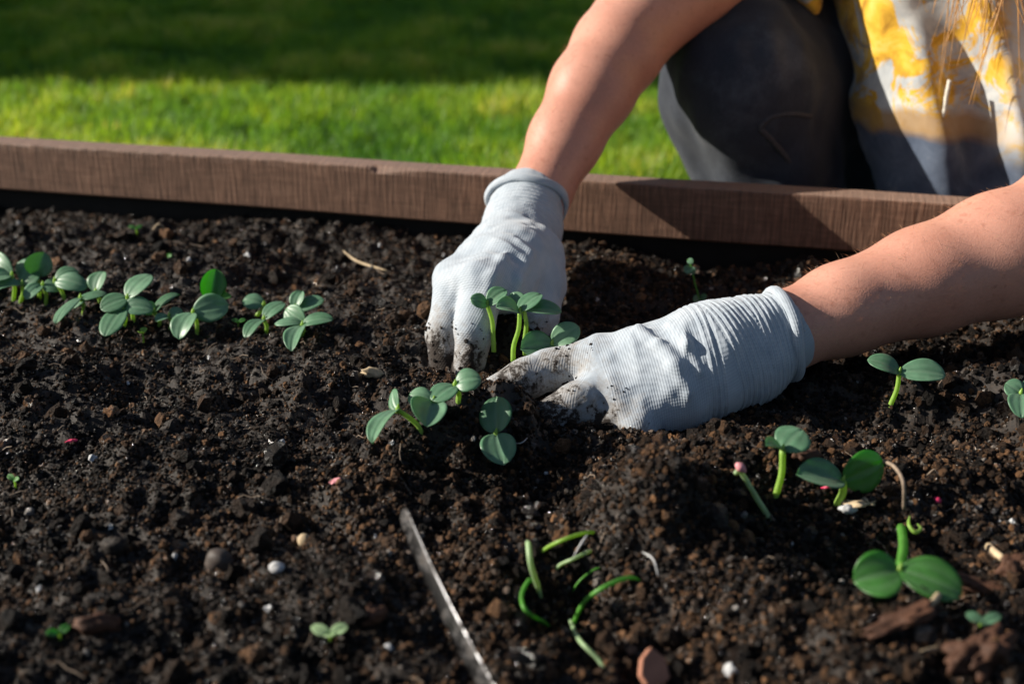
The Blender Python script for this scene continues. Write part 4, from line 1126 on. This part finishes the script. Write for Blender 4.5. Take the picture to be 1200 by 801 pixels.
strand('twig', 'short pale stick behind the long bark chip', 'twig', [(1157, 646), (1164, 653), (1174, 661)], .0024, 'straw', .004, None, False)
strand('twig', 'thin dry stick lying below the broad bark chip', 'twig', [(1078, 770), (1100, 766), (1126, 756)], .0022, 'straw', .004)
strand('twig', 'light stick end lying on the broad bark chip', 'twig', [(1083, 722), (1092, 716), (1098, 708)], .0018, 'straw', .006, None, False)
strand('root_thread', 'wiry dark root arching beside the short bright seedling', 'root', [(1030, 549, .006), (1046, 556, .012), (1057, 575, .014), (1058, 606, .004)], .0012, 'root', .006, None, False)
strand('root_thread', 'white root thread hanging off the crumbly foreground mound', 'root', [(752, 655, .004), (765, 664, .008), (771, 684, .006)], .0009, 'perlite', .005)
strand('root_thread', 'white root thread crossing the green blades in the hollow', 'root', [(688, 640, .012), (680, 652, .012), (671, 667, .008)], .0010, 'perlite', .008)
strand('root_thread', 'white root thread beside the two broad veined leaves', 'root', [(601, 525), (611, 525, .003), (620, 517)], .0007, 'perlite', .004)
strand('root_thread', 'thin dark root hanging in front of the flopped seedling', 'root', [(1022, 635), (1035, 645), (1042, 660)], .0007, 'root', .003)
# hair roots and fibres all over
V, F = [], []
rr = np.random.default_rng(21); fx, fy = bed_points(1200)
for x0, y0 in zip(fx[:420], fy[:420]):
    a = rr.uniform(0, 6.28); L = rr.uniform(.005, .022); p = []
    for k in range(5):
        a += rr.normal(0, .5); x0 += math.cos(a) * L / 4; y0 += math.sin(a) * L / 4
        p.append(np.array([x0, y0, 0])); 
    zz = H(np.array([q[0] for q in p]), np.array([q[1] for q in p])) + .0022
    for q, z_ in zip(p, zz): q[2] = z_ + rr.uniform(0, .0015)
    v, f = tube(p, rr.uniform(.00018, .00045), 4, False); b = len(V); V += v; F += [tuple(i + b for i in g) for g in f]
o = obj('root_fibres', mesh_py('root_fibres', V, F, MAT['root'])); tag(o, 'fine pale root fibres strewn through the soil', 'root fibres', kind='stuff')

# terracotta shard
def shard():
    c = G(764, 800); pr = [(-.010, -.002), (-.008, .008), (-.001, .015), (.008, .008), (.011, -.004), (.003, -.009), (-.006, -.008)]
    V = [(x, -.0035, y) for x, y in pr] + [(x * .93, .0035, y * .95) for x, y in pr]; n = len(pr)
    F = [tuple(range(n)), tuple(range(2 * n - 1, n - 1, -1))] + [(i, i + n, (i + 1) % n + n, (i + 1) % n) for i in range(n)]
    me = mesh_py('terracotta_shard', V, [f[::-1] for f in F], MAT['terracotta'], False)
    o = obj('terracotta_shard', me, None, c + np.array([0, 0, .007])); o.rotation_euler = (-.7, .15, .25); o.scale = (.8, .8, .85)
    bv = o.modifiers.new('bevel', 'BEVEL'); bv.width = .0012; bv.segments = 2
    tag(o, 'orange terracotta shard poking out of the foreground soil', 'shard')
shard()

# steel hand tool blade leaning out of the soil
p0, p1 = W(580, 835, .500), W(467, 608, .615)
tool = thing('garden_tool', 'thin polished steel tool blade with a rounded tip leaning over the soil', 'garden tool', p0)
ax = p1 - p0; L = np.linalg.norm(ax); ax /= L; nv = np.array([-.83, -.47, .31]); nv -= (nv @ ax) * ax; nv /= np.linalg.norm(nv); lat = np.cross(nv, ax)
nu, m = 60, 16; V = []
for i in range(nu):
    u = i / (nu - 1); hw = .0060 - .0010 * u; e = max(0, (u - .95) / .05); hw *= math.sqrt(max(1e-4, 1 - e * e)); th = .0010
    c = p0 - ax * .03 + ax * (L + .03) * u + nv * (.004 * math.sin(u * 3.0)) + lat * .0070 * (1 if lat[2] > 0 else -1)
    for j in range(m):
        q = 2 * math.pi * j / m; cx, sx = math.cos(q), math.sin(q)
        rimz = .0004 * abs(cx) ** 6
        V.append(c + lat * hw * math.copysign(abs(cx) ** .7, cx) + nv * (th * math.copysign(abs(sx) ** .8, sx) * (1 if hw > .001 else .3) + rimz) - p0)
F = [(i * m + j, i * m + (j + 1) % m, (i + 1) * m + (j + 1) % m, (i + 1) * m + j) for i in range(nu - 1) for j in range(m)] + [tuple(range(m - 1, -1, -1)), tuple((nu - 1) * m + j for j in range(m))]
obj('blade', mesh_py('blade', V, F, MAT['steel']), tool)
